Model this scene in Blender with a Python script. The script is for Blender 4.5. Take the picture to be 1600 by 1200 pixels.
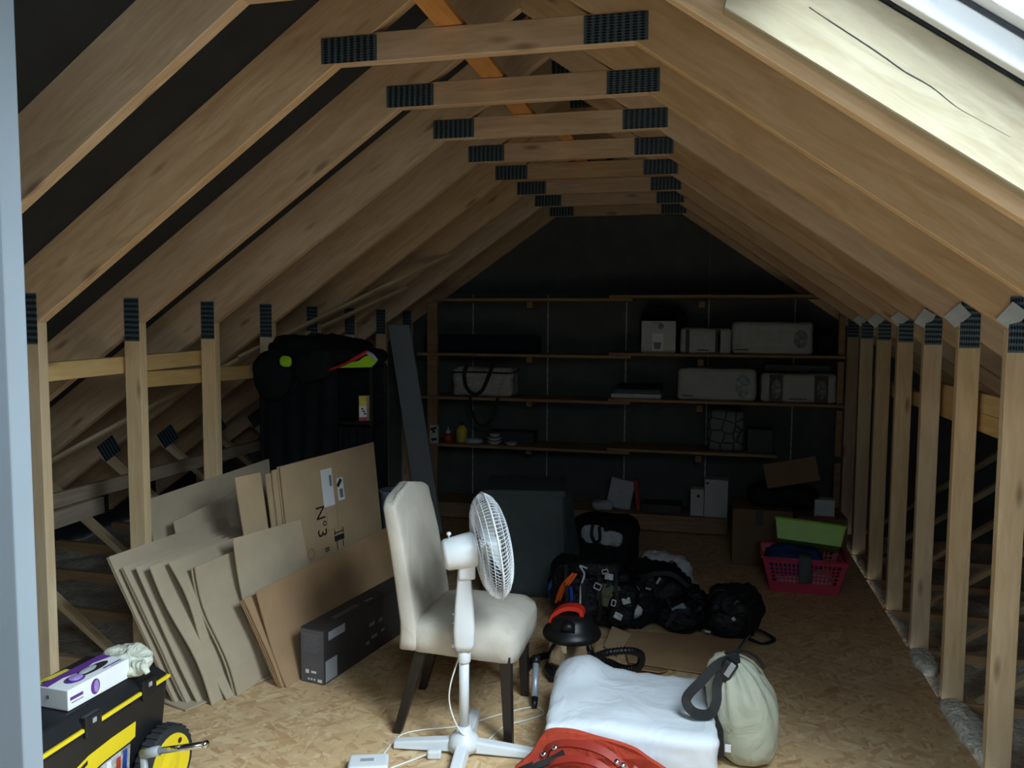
import bpy, bmesh, math, random
from mathutils import Vector, Matrix, Euler, noise
random.seed(7)
for o in list(bpy.data.objects):
    bpy.data.objects.remove(o)
SC = bpy.context.scene
COL = SC.collection

# ------------------------------------------------------------------ camera
def make_camera():
    f, yaw, pit, rol, H = 1260.93, .2413, .0751, -.0062, 1.6789
    R0 = Vector((math.cos(yaw), math.sin(yaw), 0)); D0 = Vector((-math.sin(yaw), math.cos(yaw), 0)); Z = Vector((0, 0, 1))
    D2 = D0*math.cos(pit) - Z*math.sin(pit); U = D0*math.sin(pit) + Z*math.cos(pit)
    R2 = R0*math.cos(rol) - U*math.sin(rol); U2 = R0*math.sin(rol) + U*math.cos(rol)
    cd = bpy.data.cameras.new('camera'); cd.sensor_width = 36; cd.lens = f/1600*36; cd.clip_start = .05; cd.clip_end = 200
    c = bpy.data.objects.new('camera', cd); COL.objects.link(c)
    c.matrix_world = Matrix(((R2.x, U2.x, -D2.x, 0), (R2.y, U2.y, -D2.y, 0), (R2.z, U2.z, -D2.z, H), (0, 0, 0, 1)))
    SC.camera = c
make_camera()

# ------------------------------------------------------------------ world, exposure
W = bpy.data.worlds.new('overcast_sky'); SC.world = W; W.use_nodes = True
bg = W.node_tree.nodes['Background']; bg.inputs[0].default_value = (.78, .88, 1, 1); bg.inputs[1].default_value = 1.0
vs = SC.view_settings; vs.view_transform = 'Standard'; vs.look = 'None'; vs.gamma = 1; vs.use_curve_mapping = False
vs.exposure = 0.2

# roof geometry shared by lights and structure
XC = -.795; SL = .70; RT = .27
def S(u): return 2.597 - SL*(abs(u) - .53)
def roofz(x): return S(x - XC) + RT
ANG = math.atan(SL)

def area_light(name, u0, u1, y0, y1, off, power, col):
    um = (u0+u1)/2
    ld = bpy.data.lights.new(name, 'AREA'); ld.shape = 'RECTANGLE'; ld.size = (u1-u0)/math.cos(ANG); ld.size_y = y1-y0
    ld.energy = power; ld.color = col
    o = bpy.data.objects.new(name, ld); COL.objects.link(o)
    o.location = (XC+um, (y0+y1)/2, S(um)+off); o.rotation_euler = (0, ANG, 0)
    return o
# daylight entering the two roof windows (the second lies behind the camera), plus an added rear-left fill
sk = area_light('skylight_daylight', 1.0, 1.95, 1.02, 1.98, .46, 76, (.80, .91, 1)); sk.data.spread = math.radians(104)
area_light('rear_skylight_daylight', .75, 1.75, -1.15, .05, .46, 62, (.76, .89, 1))
rl_ = area_light('added_rear_left_fill', .75, 1.75, -1.15, .05, .46, 62, (.76, .89, 1))  # added unseen fill from the left slope, lightens the right rafters
rl_.location.x = 2*XC-rl_.location.x; rl_.rotation_euler = (0, -ANG, 0)

# ------------------------------------------------------------------ materials
def lin(c):
    return tuple((v/255/12.92 if v/255 <= .04045 else ((v/255+.055)/1.055)**2.4) for v in c) + (1,)
class NT:
    def __init__(s, name):
        s.m = bpy.data.materials.new(name); s.m.use_nodes = True
        s.t = s.m.node_tree; s.n = s.t.nodes; s.b = s.n['Principled BSDF']
    def node(s, ty, **kw):
        n = s.n.new(ty)
        for k, v in kw.items(): setattr(n, k, v)
        return n
    def link(s, a, b): s.t.links.new(a, b)
    def coords(s, scale=(1, 1, 1), rnd=0., rot=(0, 0, 0)):
        tc = s.node('ShaderNodeTexCoord'); mp = s.node('ShaderNodeMapping')
        mp.inputs['Scale'].default_value = scale; mp.inputs['Rotation'].default_value = rot
        src = tc.outputs['Object']
        if rnd:
            oi = s.node('ShaderNodeObjectInfo'); mu = s.node('ShaderNodeMath', operation='MULTIPLY'); mu.inputs[1].default_value = rnd
            s.link(oi.outputs['Random'], mu.inputs[0])
            ad = s.node('ShaderNodeVectorMath', operation='ADD'); s.link(src, ad.inputs[0]); s.link(mu.outputs[0], ad.inputs[1]); src = ad.outputs[0]
        if any(rot):
            m0 = s.node('ShaderNodeMapping'); m0.inputs['Rotation'].default_value = rot; mp.inputs['Rotation'].default_value = (0, 0, 0)
            s.link(src, m0.inputs[0]); src = m0.outputs[0]
        s.link(src, mp.inputs[0]); return mp.outputs[0]
    def noise(s, co, scale, detail=4, rough=.55, dist=0.):
        n = s.node('ShaderNodeTexNoise'); n.inputs['Scale'].default_value = scale; n.inputs['Detail'].default_value = detail
        n.inputs['Roughness'].default_value = rough; n.inputs['Distortion'].default_value = dist
        s.link(co, n.inputs['Vector']); return n.outputs['Fac']
    def ramp(s, fac, stops):
        r = s.node('ShaderNodeValToRGB'); e = r.color_ramp.elements
        while len(e) < len(stops): e.new(.5)
        for el, (p, c) in zip(e, stops): el.position = p; el.color = c if len(c) == 4 else lin(c)
        s.link(fac, r.inputs[0]); return r.outputs[0]
    def mix(s, fac, a, b, mode='MIX'):
        m = s.node('ShaderNodeMix', data_type='RGBA', blend_type=mode)
        for i, v in ((0, fac), (6, a), (7, b)):
            if isinstance(v, (int, float)): m.inputs[i].default_value = v
            elif isinstance(v, tuple): m.inputs[i].default_value = v if len(v) == 4 else lin(v)
            else: s.link(v, m.inputs[i])
        return m.outputs[2]
    def bump(s, h, strength=.3, dist=.01):
        b = s.node('ShaderNodeBump'); b.inputs['Strength'].default_value = strength; b.inputs['Distance'].default_value = dist
        s.link(h, b.inputs['Height']); s.link(b.outputs[0], s.b.inputs['Normal'])
    def col(s, c):
        if isinstance(c, tuple): s.b.inputs['Base Color'].default_value = c if len(c) == 4 else lin(c)
        else: s.link(c, s.b.inputs['Base Color'])
    def fin(s, rough=.6, metal=0., spec=None):
        s.b.inputs['Roughness'].default_value = rough; s.b.inputs['Metallic'].default_value = metal
        if spec is not None: s.b.inputs['Specular IOR Level'].default_value = spec
        return s.m

def wood(name, light, dark, knot=(92, 58, 34), warm=None, vary=.5, rough=.65):
    t = NT(name)
    co = t.coords((1.1, 9, 9), rnd=37)
    g = t.noise(co, 3.2, 6, .6, .8)
    c = t.ramp(g, [(.3, dark), (.7, light)])
    co2 = t.coords((.6, 2.2, 2.2), rnd=91)
    blot = t.noise(co2, 2.2, 3)
    c = t.mix(t.ramp(blot, [(.42, (0, 0, 0, 1)), (.75, (.55, .55, .55, 1))]), c, dark)
    v = t.node('ShaderNodeTexVoronoi'); v.inputs['Scale'].default_value = 1.0
    t.link(t.coords((1.9, 7.5, 7.5), rnd=53), v.inputs['Vector'])
    k = t.ramp(v.outputs['Distance'], [(.04, (1, 1, 1, 1)), (.13, (0, 0, 0, 1))])
    k = t.mix(.6, (0, 0, 0, 1), k); c = t.mix(k, c, knot)
    oi = t.node('ShaderNodeObjectInfo')
    hv = t.node('ShaderNodeHueSaturation')
    mr = t.node('ShaderNodeMapRange'); mr.inputs[3].default_value = 1-.28*vary; mr.inputs[4].default_value = 1+.22*vary
    t.link(oi.outputs['Random'], mr.inputs[0]); t.link(mr.outputs[0], hv.inputs['Value'])
    mr2 = t.node('ShaderNodeMapRange'); mr2.inputs[1].default_value = 1; mr2.inputs[2].default_value = 0; mr2.inputs[3].default_value = 1-.25*vary; mr2.inputs[4].default_value = 1+.25*vary
    fr = t.node('ShaderNodeMath', operation='FRACT'); mm = t.node('ShaderNodeMath', operation='MULTIPLY'); mm.inputs[1].default_value = 7.31
    t.link(oi.outputs['Random'], mm.inputs[0]); t.link(mm.outputs[0], fr.inputs[0]); t.link(fr.outputs[0], mr2.inputs[0]); t.link(mr2.outputs[0], hv.inputs['Saturation'])
    t.link(c, hv.inputs['Color']); t.col(hv.outputs[0])
    t.bump(g, .12, .004)
    return t.fin(rough, 0, .3)

def plain(name, c, rough=.6, metal=0., var=.12, scale=6, bump=0., bscale=40, spec=None, bdist=.004):
    t = NT(name); co = t.coords()
    n = t.noise(co, scale, 4)
    lo = tuple(v*(1-var) for v in lin(c)[:3]) + (1,); hi = tuple(min(1, v*(1+var)) for v in lin(c)[:3]) + (1,)
    t.col(t.ramp(n, [(.35, lo), (.65, hi)]))
    if bump: t.bump(t.noise(co, bscale, 3), bump, bdist)
    return t.fin(rough, metal, spec)

def cloth_mat(name, c, var=.25, scale=9, rough=.85, bump=.5, bscale=11):
    t = NT(name); co = t.coords()
    n = t.noise(co, scale, 4, .6, .6)
    lo = tuple(v*(1-var) for v in lin(c)[:3]) + (1,); hi = tuple(min(1, v*(1+var)) for v in lin(c)[:3]) + (1,)
    t.col(t.ramp(n, [(.3, lo), (.7, hi)]))
    w = t.noise(co, bscale, 2, .5, 1.5)
    f = t.noise(co, 400, 1)
    a = t.node('ShaderNodeMath', operation='MULTIPLY_ADD'); a.inputs[1].default_value = .06; t.link(f, a.inputs[0]); t.link(w, a.inputs[2])
    t.bump(a.outputs[0], bump, .02)
    return t.fin(rough, 0, .25)

def osb(name):
    t = NT(name)
    cols = [(0, (200, 168, 126)), (.25, (212, 182, 140)), (.5, (184, 148, 106)), (.75, (222, 198, 160)), (1, (172, 136, 96))]
    layers = []
    for i, (rot, sc) in enumerate(((.45, (13, 52, 9)), (1.5, (14, 56, 9)), (-.75, (15, 48, 9)))):
        co = t.coords(sc, rot=(0, 0, rot))
        nz = t.node('ShaderNodeTexNoise'); nz.inputs['Scale'].default_value = .5; t.link(co, nz.inputs['Vector'])
        ad = t.node('ShaderNodeMix', data_type='RGBA', blend_type='LINEAR_LIGHT'); ad.inputs[0].default_value = .5
        t.link(co, ad.inputs[6]); t.link(nz.outputs['Color'], ad.inputs[7])
        v = t.node('ShaderNodeTexVoronoi'); v.inputs['Scale'].default_value = 1; t.link(ad.outputs[2], v.inputs['Vector'])
        sp = t.node('ShaderNodeSeparateColor'); t.link(v.outputs['Color'], sp.inputs[0])
        layers.append((t.ramp(sp.outputs[0], cols), sp.outputs[1], sp.outputs[0]))
    m1 = t.ramp(layers[0][1], [(.48, (0, 0, 0, 1)), (.5, (1, 1, 1, 1))])
    c = t.mix(m1, layers[0][0], layers[1][0])
    m2 = t.ramp(layers[2][1], [(.66, (0, 0, 0, 1)), (.68, (1, 1, 1, 1))])
    c = t.mix(m2, c, layers[2][0])
    big = t.noise(t.coords(), 1.1, 3)
    c = t.mix(t.ramp(big, [(.35, (.0, .0, .0, 1)), (.7, (.35, .35, .35, 1))]), c, (168, 132, 94))
    t.col(c); t.bump(layers[0][2], .1, .003)
    return t.fin(.62, 0, .35)

def plate_mat(name):
    t = NT(name); co = t.coords()
    w = t.node('ShaderNodeTexWave', wave_type='BANDS', bands_direction='X'); w.inputs['Scale'].default_value = 12.5; w.inputs['Distortion'].default_value = .6; w.inputs['Detail'].default_value = 1
    t.link(co, w.inputs['Vector'])
    w2 = t.node('ShaderNodeTexWave', wave_type='BANDS', bands_direction='Z'); w2.inputs['Scale'].default_value = 34; w2.inputs['Distortion'].default_value = .5
    t.link(co, w2.inputs['Vector'])
    mu = t.node('ShaderNodeMath', operation='MULTIPLY'); t.link(w.outputs['Fac'], mu.inputs[0]); t.link(w2.outputs['Fac'], mu.inputs[1])
    ad = t.node('ShaderNodeMath', operation='MULTIPLY_ADD'); ad.inputs[1].default_value = .55; t.link(w.outputs['Fac'], ad.inputs[0]); t.link(mu.outputs[0], ad.inputs[2])
    t.col(t.ramp(ad.outputs[0], [(.15, (104, 122, 132)), (.8, (40, 50, 56))]))
    t.bump(ad.outputs[0], .6, .003)
    return t.fin(.45, .55)

def hexbag(name):
    t = NT(name); v = t.node('ShaderNodeTexVoronoi', feature='DISTANCE_TO_EDGE'); v.inputs['Scale'].default_value = 11; v.inputs['Randomness'].default_value = .55
    t.link(t.coords(), v.inputs['Vector'])
    t.col(t.ramp(v.outputs['Distance'], [(.03, (30, 36, 42)), (.1, (104, 112, 112))])); return t.fin(.6)

M = {}
M['wood'] = wood('truss_timber', (230, 199, 162), (198, 162, 122))
M['wood_pale'] = wood('pale_timber', (226, 206, 170), (198, 170, 130), vary=.35)
M['wood_stud'] = wood('stud_timber', (238, 214, 176), (214, 184, 142), vary=.3)
M['wood_board'] = wood('trimmer_timber', (180, 170, 146), (152, 138, 110), (128, 88, 52), vary=.1)
M['wood_rail'] = wood('yellow_rail_timber', (236, 202, 140), (210, 172, 112), vary=.2)
M['wood_orange'] = wood('orange_binder_timber', (224, 160, 86), (190, 126, 62), vary=.1)
M['wood_grey'] = wood('weathered_board', (150, 138, 120), (118, 106, 90), vary=.3)
M['wood_shelf'] = wood('shelf_board', (170, 140, 104), (134, 106, 76), vary=.2)
M['plate'] = plate_mat('nail_plate_steel')
M['tab'] = plain('bright_tab', (196, 200, 198), .45, .2)
M['underlay'] = plain('black_roof_underlay', (34, 38, 42), .8, var=.2, bump=.2, bscale=8)
M['osb'] = osb('osb_board')
M['block'] = plain('gable_panel', (88, 92, 90), .95, var=.12, scale=5, bump=.3, bscale=60)
M['mortar'] = plain('pale_mortar', (190, 190, 182), .95, var=.3, scale=25)
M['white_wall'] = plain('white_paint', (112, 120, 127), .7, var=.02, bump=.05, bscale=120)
M['white_frame'] = plain('white_window_frame', (236, 238, 240), .35, var=.01)
M['alu'] = plain('grey_flashing', (70, 74, 80), .4, .6, var=.05)
M['wool'] = plain('mineral_wool', (226, 222, 210), .98, var=.16, scale=18, bump=.9, bscale=45, bdist=.02)
M['card'] = plain('kraft_cardboard', (176, 152, 120), .82, var=.09, scale=4, bump=.08, bscale=90)
M['card_grey'] = plain('grey_kraft_cardboard', (176, 160, 136), .82, var=.08, scale=4, bump=.08, bscale=90)
M['card_dark'] = plain('brown_cardboard', (166, 134, 100), .82, var=.1, scale=4, bump=.08, bscale=90)
M['card_edge'] = plain('corrugated_edge', (150, 118, 82), .9, var=.35, scale=120)
M['ink'] = plain('black_ink', (28, 26, 26), .8, var=.05)
M['paper'] = plain('white_label_paper', (226, 228, 232), .6, var=.03)
M['paper_grey'] = plain('grey_print', (120, 122, 128), .6, var=.1, scale=60)
M['blackcloth'] = cloth_mat('black_cloth', (22, 24, 28))
M['blacknylon'] = cloth_mat('black_nylon', (20, 22, 26), rough=.5, bump=.8, bscale=16)
M['slate'] = cloth_mat('slate_grey_cloth', (80, 90, 94), .12, 4, bump=.4, bscale=5)
M['navy'] = cloth_mat('navy_cloth', (26, 30, 42))
M['webbing'] = plain('black_webbing', (18, 18, 20), .7, var=.2, scale=60)
M['suede'] = cloth_mat('beige_suede', (196, 188, 176), .1, 5, .9, .25, 7)
M['darkwood'] = plain('black_brown_leg', (28, 22, 20), .4, var=.2)
M['whiteplastic'] = plain('white_plastic', (214, 217, 220), .38, var=.02)
M['wire'] = plain('white_coated_wire', (220, 224, 230), .4, var=.02)
M['greyplastic'] = plain('grey_plastic', (150, 154, 158), .45, var=.05)
M['cable'] = plain('white_cable', (220, 220, 216), .5, var=.02)
M['blackplastic'] = plain('black_plastic', (20, 22, 25), .42, var=.15)
M['yellow'] = plain('yellow_plastic', (226, 200, 34), .45, var=.05)
M['rubber'] = plain('wheel_rubber', (34, 36, 40), .75, var=.15)
M['chrome'] = plain('chrome', (210, 212, 216), .12, 1., var=.02)
M['steel'] = plain('polished_steel', (220, 220, 222), .14, 1., var=.04)
M['alutube'] = plain('grey_metal_tube', (168, 178, 190), .38, .35, var=.04)
M['red'] = plain('red_plastic', (226, 52, 32), .4, var=.05)
M['purple'] = plain('purple_print', (96, 52, 134), .5, var=.1)
M['lilac'] = plain('lilac_glove', (150, 130, 190), .6, var=.1)
M['rag'] = cloth_mat('pale_glove_cotton', (206, 208, 192), .15, 14, .9, .8, 20)
M['photo'] = plain('print_blue', (40, 70, 140), .4, var=.1)
M['printred'] = plain('print_red', (170, 60, 40), .4, var=.1)
M['printsilver'] = plain('print_silver', (160, 160, 160), .35, var=.5, scale=40)
M['polybag'] = cloth_mat('white_polypropylene', (212, 217, 224), .04, 5, .5, .5, 6)
M['terracotta'] = cloth_mat('rust_red_fabric', (176, 66, 46), .12, 7, .75, .5, 9)
M['leather'] = plain('rust_leather', (140, 42, 30), .4, var=.12)
M['sage'] = cloth_mat('sage_ripstop', (176, 178, 160), .07, 5, .6, .6, 8)
M['orange'] = plain('orange_cord', (230, 96, 30), .6, var=.1)
M['blue'] = plain('blue_hose', (30, 84, 190), .45, var=.1)
M['neon'] = plain('neon_yellow', (176, 236, 40), .7, var=.1)
M['neonred'] = plain('red_trim', (180, 30, 44), .7, var=.1)
M['palebag'] = cloth_mat('pale_grey_bag', (190, 194, 200), .1, 8, .6, .8, 14)
M['silverbag'] = cloth_mat('silver_bag', (178, 176, 168), .2, 12, .4, 1., 20)
M['bedding'] = cloth_mat('pale_bedding_pack', (172, 176, 174), .08, 6, .5, .4, 10)
M['window_film'] = plain('clear_pack_film', (120, 128, 126), .15, 0, var=.6, scale=30)
M['boxwhite'] = plain('white_carton', (190, 192, 190), .6, var=.05)
M['greenlime'] = plain('lime_plastic', (138, 188, 40), .4, var=.08)
M['pink'] = plain('pink_plastic', (190, 58, 88), .45, var=.08)
M['darkblue'] = cloth_mat('dark_blue_cloth', (30, 66, 122), .25, 10)
M['hex'] = hexbag('hex_pattern_bag')
M['greyboard'] = plain('grey_laminate', (152, 160, 164), .5, var=.05)
M['olive'] = cloth_mat('olive_cloth', (96, 100, 82), .2, 12)
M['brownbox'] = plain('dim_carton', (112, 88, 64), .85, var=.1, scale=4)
M['darkbox'] = plain('charcoal_carton', (52, 50, 52), .55, var=.12, scale=5)
M['greyend'] = plain('grey_print_panel', (92, 90, 94), .55, var=.08, scale=9)
M['clearblue'] = plain('bluish_tub', (126, 146, 160), .25, var=.1)
M['yellowpack'] = plain('yellow_packet', (206, 190, 70), .5, var=.2, scale=20)
def glass_mat():
    m = bpy.data.materials.new('window_glass'); m.use_nodes = True; t = m.node_tree; t.nodes.clear()
    o = t.nodes.new('ShaderNodeOutputMaterial'); a = t.nodes.new('ShaderNodeBsdfTransparent'); g = t.nodes.new('ShaderNodeBsdfGlossy'); mx = t.nodes.new('ShaderNodeMixShader')
    a.inputs[0].default_value = (.94, .97, .97, 1); g.inputs['Roughness'].default_value = .02; mx.inputs[0].default_value = .06
    t.links.new(a.outputs[0], mx.inputs[1]); t.links.new(g.outputs[0], mx.inputs[2]); t.links.new(mx.outputs[0], o.inputs[0]); return m
M['glass'] = glass_mat()

# ------------------------------------------------------------------ building helpers
PM = {}
def reg(o, mat4): PM[o.name] = mat4; return o
def thing(name, label, cat, loc=(0, 0, 0), rotz=0., group=None, kind=None):
    o = bpy.data.objects.new(name, None); COL.objects.link(o); o.empty_display_size = .1
    o.location = loc; o.rotation_euler = (0, 0, rotz)
    tag(o, label, cat, group, kind)
    return reg(o, Matrix.Translation(loc) @ Matrix.Rotation(rotz, 4, 'Z'))
def tag(o, label=None, cat=None, group=None, kind=None):
    if label: o['label'] = label
    if cat: o['category'] = cat
    if group: o['group'] = group
    if kind: o['kind'] = kind
    return o
def link(name, me, mat, parent=None, mat4=None, local=False, smooth=False):
    o = bpy.data.objects.new(name, me); COL.objects.link(o)
    if mat is not None:
        mm = M[mat] if isinstance(mat, str) else mat
        if not me.materials: me.materials.append(mm)
    w = mat4 if mat4 is not None else Matrix.Identity(4)
    if parent is not None:
        o.parent = parent
        P = PM[parent.name]
        if local: o.matrix_basis = w; w = P @ w
        else: o.matrix_basis = P.inverted() @ w
    else: o.matrix_basis = w
    PM[o.name] = w
    if smooth:
        for p in me.polygons: p.use_smooth = True
    return o

class MB:
    def __init__(s): s.v = []; s.f = []
    def add(s, vs, fs):
        n = len(s.v); s.v += [Vector(p) for p in vs]; s.f += [tuple(i+n for i in f) for f in fs]; return s
    def box(s, a, b, m=None):
        x0, y0, z0 = a; x1, y1, z1 = b
        vs = [Vector(p) for p in ((x0, y0, z0), (x1, y0, z0), (x1, y1, z0), (x0, y1, z0), (x0, y0, z1), (x1, y0, z1), (x1, y1, z1), (x0, y1, z1))]
        if m is not None: vs = [m @ p for p in vs]
        return s.add(vs, [(0, 3, 2, 1), (4, 5, 6, 7), (0, 1, 5, 4), (1, 2, 6, 5), (2, 3, 7, 6), (3, 0, 4, 7)])
    def hexa(s, p):  # 8 corner points, bottom ring then top ring
        return s.add(p, [(0, 3, 2, 1), (4, 5, 6, 7), (0, 1, 5, 4), (1, 2, 6, 5), (2, 3, 7, 6), (3, 0, 4, 7)])
    def prism(s, poly, d):  # polygon of Vectors extruded by vector d
        d = Vector(d); n = len(poly); vs = [Vector(p) for p in poly] + [Vector(p)+d for p in poly]
        return s.add(vs, [tuple(range(n-1, -1, -1)), tuple(range(n, 2*n))] + [(i, (i+1) % n, n+(i+1) % n, n+i) for i in range(n)])
    def tube(s, pts, r, n=8, cap=True, flat=1., up=None):
        pts = [Vector(p) for p in pts]; k = len(pts); rs = r if isinstance(r, (list, tuple)) else [r]*k
        t0 = (pts[1]-pts[0]).normalized()
        ref = Vector(up) if up else (Vector((0, 0, 1)) if abs(t0.z) < .9 else Vector((1, 0, 0)))
        vs = []; fs = []
        for i, p in enumerate(pts):
            t = (pts[min(i+1, k-1)]-pts[max(i-1, 0)]).normalized()
            sd = t.cross(ref)
            if sd.length < 1e-4: sd = t.orthogonal()
            sd.normalize(); nu = sd.cross(t).normalized()
            if not up: ref = nu
            for j in range(n):
                a = 2*math.pi*j/n
                vs.append(p + sd*math.cos(a)*rs[i] + nu*math.sin(a)*rs[i]*flat)
        for i in range(k-1):
            for j in range(n):
                fs.append((i*n+j, i*n+(j+1) % n, (i+1)*n+(j+1) % n, (i+1)*n+j))
        if cap: fs.append(tuple(range(n-1, -1, -1))); fs.append(tuple(range((k-1)*n, k*n)))
        return s.add(vs, fs)
    def ribbon(s, pts, w, t, up):  # flat strap: width along tangent x up
        pts = [Vector(p) for p in pts]; k = len(pts); vs = []; fs = []; up = Vector(up)
        for i, p in enumerate(pts):
            tg = (pts[min(i+1, k-1)]-pts[max(i-1, 0)]).normalized(); sd = tg.cross(up)
            if sd.length < 1e-3: sd = tg.orthogonal()
            sd.normalize(); nn = sd.cross(tg).normalized()
            vs += [p+sd*w/2+nn*t/2, p-sd*w/2+nn*t/2, p-sd*w/2-nn*t/2, p+sd*w/2-nn*t/2]
        for i in range(k-1):
            for j in range(4): fs.append((i*4+j, i*4+(j+1) % 4, i*4+4+(j+1) % 4, i*4+4+j))
        fs += [(3, 2, 1, 0), tuple(range(4*k-4, 4*k))]
        return s.add(vs, fs)
    def lathe(s, prof, n=24, m=None):
        vs = []; fs = []
        for r, z in prof:
            for j in range(n):
                a = 2*math.pi*j/n; p = Vector((r*math.cos(a), r*math.sin(a), z)); vs.append(m @ p if m is not None else p)
        k = len(prof)
        for i in range(k-1):
            for j in range(n): fs.append((i*n+j, i*n+(j+1) % n, (i+1)*n+(j+1) % n, (i+1)*n+j))
        fs.append(tuple(range(n-1, -1, -1))); fs.append(tuple(range((k-1)*n, k*n)))
        return s.add(vs, fs)
    def build(s, name, mat, parent=None, bevel=0., smooth=False, seg=2, mat4=None, origin=None):
        """verts are in world coordinates; the object's own origin goes to `origin` (or its parent's place)."""
        if mat4 is None:
            if origin is not None: mat4 = Matrix.Translation(origin)
            elif parent is not None: mat4 = PM[parent.name]
            else:
                c = sum(s.v, Vector())/len(s.v); mat4 = Matrix.Translation((c.x, c.y, min(p.z for p in s.v)))
        inv = mat4.inverted()
        me = bpy.data.meshes.new(name); me.from_pydata([inv @ p for p in s.v], [], s.f)
        bm = bmesh.new(); bm.from_mesh(me); bmesh.ops.recalc_face_normals(bm, faces=bm.faces)
        if bevel:
            bmesh.ops.bevel(bm, geom=list(bm.edges), offset=bevel, segments=seg, profile=.5, affect='EDGES', clamp_overlap=True)
        bm.to_mesh(me); bm.free(); me.update()
        return link(name, me, mat, parent, mat4, smooth=smooth)

def spline(pts, n=6):
    pts = [Vector(p) for p in pts]; out = []
    P = [pts[0]*2-pts[1]] + pts + [pts[-1]*2-pts[-2]]
    for i in range(1, len(P)-2):
        a, b, c, d = P[i-1:i+3]
        for k in range(n):
            t = k/n; out.append(.5*((2*b)+(c-a)*t+(2*a-5*b+4*c-d)*t*t+(3*b-a-3*c+d)*t**3))
    out.append(pts[-1]); return out

def timber(name, poly, y, t, axis, mat, parent=None, bevel=.002):
    """a flat board cut as polygon `poly` (x, z) in a plane of constant y, thickness t along +y, grain along `axis` (x, z)."""
    ax = Vector((axis[0], 0, axis[1])).normalized(); ay = Vector((0, 1, 0)); az = ax.cross(ay)
    c = Vector((sum(p[0] for p in poly)/len(poly), y, sum(p[1] for p in poly)/len(poly)))
    F = Matrix(((ax.x, ay.x, az.x, c.x), (ax.y, ay.y, az.y, c.y), (ax.z, ay.z, az.z, c.z), (0, 0, 0, 1)))
    return MB().prism([(p[0], y, p[1]) for p in poly], (0, t, 0)).build(name, mat, parent, bevel=bevel, seg=1, mat4=F)

def beam(name, p0, p1, w, t, wdir, mat, parent=None, bevel=.002):
    """straight board from p0 to p1; w measured along wdir, t across."""
    p0 = Vector(p0); p1 = Vector(p1); ax = (p1-p0).normalized(); az = Vector(wdir); az = (az-ax*az.dot(ax)).normalized(); ay = az.cross(ax)
    c = (p0+p1)/2; L = (p1-p0).length
    F = Matrix(((ax.x, ay.x, az.x, c.x), (ax.y, ay.y, az.y, c.y), (ax.z, ay.z, az.z, c.z), (0, 0, 0, 1)))
    return MB().box((-L/2, -t/2, -w/2), (L/2, t/2, w/2), F).build(name, mat, parent, bevel=bevel, seg=1, mat4=F)

def boxm(c, s, rz=0., rx=0., ry=0.):
    return Matrix.Translation(c) @ Euler((rx, ry, rz)).to_matrix().to_4x4() @ Matrix.Diagonal((s[0]/2, s[1]/2, s[2]/2, 1))
def obox(name, c, s, mat, parent=None, rz=0., rx=0., ry=0., bevel=.004, seg=2):
    return MB().box((-1, -1, -1), (1, 1, 1), boxm(c, s, rz, rx, ry)).build(name, mat, parent, bevel=bevel, seg=seg)

def soft(name, c, s, mat, parent=None, e1=.45, e2=.45, amp=.02, freq=5., seed=0, rz=0., rx=0., ry=0., floor=None, nu=44, nv=26, fn=None, ridge=.5):
    """a stuffed, wrinkled fabric body: rounded box of half-sizes s around c."""
    if e1 <= .5: return softbox(name, c, s, mat, parent, min(s)*(.05+e1), amp, freq, seed, Euler((rx, ry, rz)).to_matrix(), floor, fn, ridge)
    R = Euler((rx, ry, rz)).to_matrix(); c = Vector(c); vs = []; fs = []
    sg = lambda v, e: math.copysign(abs(v)**e, v)
    off = Vector((seed*3.7, seed*1.3, seed*7.1))
    for i in range(nv+1):
        la = -math.pi/2 + math.pi*i/nv
        for j in range(nu):
            lo = 2*math.pi*j/nu
            d = Vector((sg(math.cos(la), e1)*sg(math.cos(lo), e2), sg(math.cos(la), e1)*sg(math.sin(lo), e2), sg(math.sin(la), e1)))
            p = Vector((d.x*s[0], d.y*s[1], d.z*s[2]))
            if fn: p = fn(p, d)
            q = p*freq + off
            n = noise.noise(q) + ridge*(1-2*abs(noise.noise(q*2.1+off))) * .6 + .35*noise.noise(q*4.3)
            dn = Vector((d.x/s[0], d.y/s[1], d.z/s[2])); dn.normalize()
            p = c + R @ (p + dn*n*amp)
            if floor is not None and p.z < floor: p.z = floor
            vs.append(p)
    for i in range(nv):
        for j in range(nu): fs.append((i*nu+j, i*nu+(j+1) % nu, (i+1)*nu+(j+1) % nu, (i+1)*nu+j))
    return MB().add(vs, fs).build(name, mat, parent, smooth=True)

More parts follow.
